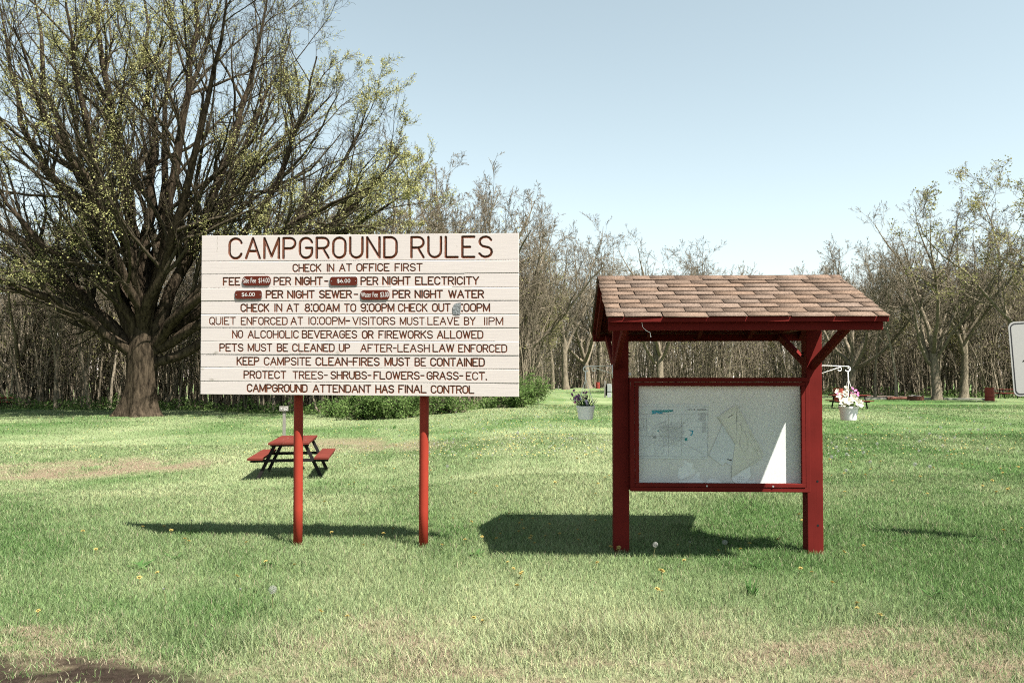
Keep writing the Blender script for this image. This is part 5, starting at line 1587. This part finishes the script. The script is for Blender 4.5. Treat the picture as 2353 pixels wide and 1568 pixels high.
for px, py, lab in ((388, 1392, "bare dandelion stalk in the foreground far left"), (551, 1395, "bare dandelion stalk just left of the big white seed head"), (1582, 1278, "bare dandelion stalk by the kiosk's shadow"), (441, 1222, "bare stalk at the left end of the sign's shadow")):
    flower("spent_dandelion", DP, px, py, lab, "spent dandelion stalks")
near = [(93, 1418), (200, 1232), (226, 1275), (332, 1218), (381, 1221), (396, 1232), (432, 1250), (437, 1256), (566, 1257), (612, 1303), (676, 1308), (750, 1420), (1093, 1432), (800, 1430), (1110, 1245), (1046, 1200), (1090, 1210), (1405, 1272), (1418, 1276), (1425, 1274), (1650, 1278), (1690, 1272), (1714, 1262), (1945, 1280), (1984, 1266), (1826, 1192), (1836, 1207), (1788, 1250), (1955, 1400), (2015, 1428),
        (1165, 1302), (1190, 1330), (1200, 1332), (1187, 1318), (1505, 1372), (1520, 1370), (1188, 1360), (1368, 1306), (1565, 1300), (1862, 1325), (1830, 1320), (1908, 1352), (1960, 1410), (2300, 1230), (2340, 1222), (1102, 1440), (330, 1345), (560, 1338), (362, 1330), (880, 1240), (765, 1235), (842, 1262), (905, 1225), (1015, 1262), (1068, 1255), (1168, 1190)]
for px, py in near:
    flower("dandelion", DF[rd.randrange(4)], px + rd.uniform(-3, 3), py, "yellow dandelion flower in the sunny foreground grass", FG, rd.uniform(.95, 1.3))
for k in range(22):
    flower("dandelion", DF[rd.randrange(4)], rd.uniform(1120, 1560), rd.uniform(1200, 1262), "yellow dandelion flower inside the kiosk's ground shadow", FG, rd.uniform(.9, 1.2))
for k in range(105):
    px = rd.uniform(1900, 2345) if k < 62 else rd.uniform(700, 1400); py = rd.triangular(955, 1180, 1000)
    flower("dandelion", DF[rd.randrange(4)], px, py, "yellow dandelion flower in the lawn right of the kiosk" if k < 62 else "yellow dandelion flower in the lawn behind the sign", FG, rd.uniform(1.1, 1.6))
for k in range(56):
    px = rd.uniform(1900, 2345) if k < 34 else rd.uniform(760, 1400); py = rd.triangular(950, 1120, 985)
    flower("dandelion_clock", DS[rd.randrange(2)], px, py, "white seed head in the lawn right of the kiosk" if k < 34 else "white seed head in the lawn behind the sign", SG, rd.uniform(1.1, 1.5))
def far_flowers():
    rg = np.random.default_rng(19); n = 3600
    py = 865 + np.exp(rg.uniform(np.log(30), np.log(190), n)); px = np.where(rg.random(n) < .75, rg.uniform(600, 2352, n), rg.uniform(0, 700, n))
    px = np.where(rg.random(n) < .35, rg.normal(1180, 130, n), px)
    Y = F * EYE / (py - 865)
    for _ in range(5): Y = F * (EYE - gz((px - CX) / F * Y, Y)) / (py - 865)
    x = (px - CX) / F * Y
    ok = (Y < np.interp(px, [0, 560, 1000, 1230, 1262, 1420, 1900, 2000, 2352], [44, 40, 37, 42, 95, 95, 66, 54, 50])) & (Y > 11)
    x, Y = x[ok], Y[ok]; n = len(x)
    s = np.maximum(.017, .00045 * Y) * rg.uniform(.7, 1.2, n); z = gz(x, Y) + rg.uniform(.05, .09, n)
    a = np.arange(6) * np.pi / 3
    ringp = np.stack([np.cos(a), np.sin(a), 0 * a], 1)
    C = np.stack([x, Y, z], 1)
    V = np.concatenate([C[:, None, :] + ringp[None] * s[:, None, None], (C + np.stack([0 * s, 0 * s, s * .9], 1))[:, None, :]], 1).reshape(-1, 3)
    i = np.arange(n) * 7
    T = np.concatenate([np.stack([i + k, i + (k + 1) % 6, i + 6], 1) for k in range(6)])
    wh = (rg.random(n) < .42).astype(int)
    me = np_mesh("far_dandelions", V, [T], [np.tile(wh, 6)], [M['yellow'], M['seed']])
    tag(link("far_dandelions", me), "countless far dandelions dotting the lawn", "dandelions", kind="stuff")
far_flowers()

def weed(px, py, s, label, seed, tall=False):
    rg = random.Random(seed); x, Y = ground_at(px, py); mb = MB()
    for k in range(26 if tall else 16):
        a = rg.uniform(0, 6.283); e = rg.uniform(.7, 1.4) if tall else rg.uniform(.15, .8)
        strap(mb, (rg.gauss(0, .02) * s, rg.gauss(0, .02) * s, 0), (math.cos(a) * math.cos(e), math.sin(a) * math.cos(e), math.sin(e)), s * rg.uniform(.09, .17), s * (rg.uniform(.01, .016) if tall else rg.uniform(.022, .036)), rg.uniform(.15, .5), rg, 6)
    o = mb.build("weed_plant", M['weed'], loc=(x, Y, gzf(x, Y))); tag(o, label, "weed", "dark weeds growing in the lawn")
weed(325, 1302, 1.0, "dark leafy weed in the lawn left of the sign's left post", 1)
weed(410, 1282, .8, "small dark weed just above the larger weed left of the sign", 2)
weed(440, 1226, .8, "leafy weed at the front of the sign's shadow, far left", 3)
weed(1722, 1362, .9, "dark grassy weed clump below the right half of the kiosk", 4, True)
weed(1735, 1300, .7, "small weed between the kiosk posts on the sunny side", 5)
weed(2235, 1245, .9, "dark weed on the lawn right of the kiosk", 6)
weed(2140, 1368, .8, "dark weed in the lower right of the lawn", 7)
weed(690, 987, 1.0, "tuft of dark weeds behind the picnic table", 8, True)
weed(906, 984, 1.5, "dark tuft alone on the lawn left of the sign's right post", 9, True)
weed(628, 1295, .6, "small weed between the sign's shadow and the foreground", 10)
weed(1092, 1275, .8, "weed beside the left tip of the kiosk's shadow", 11)
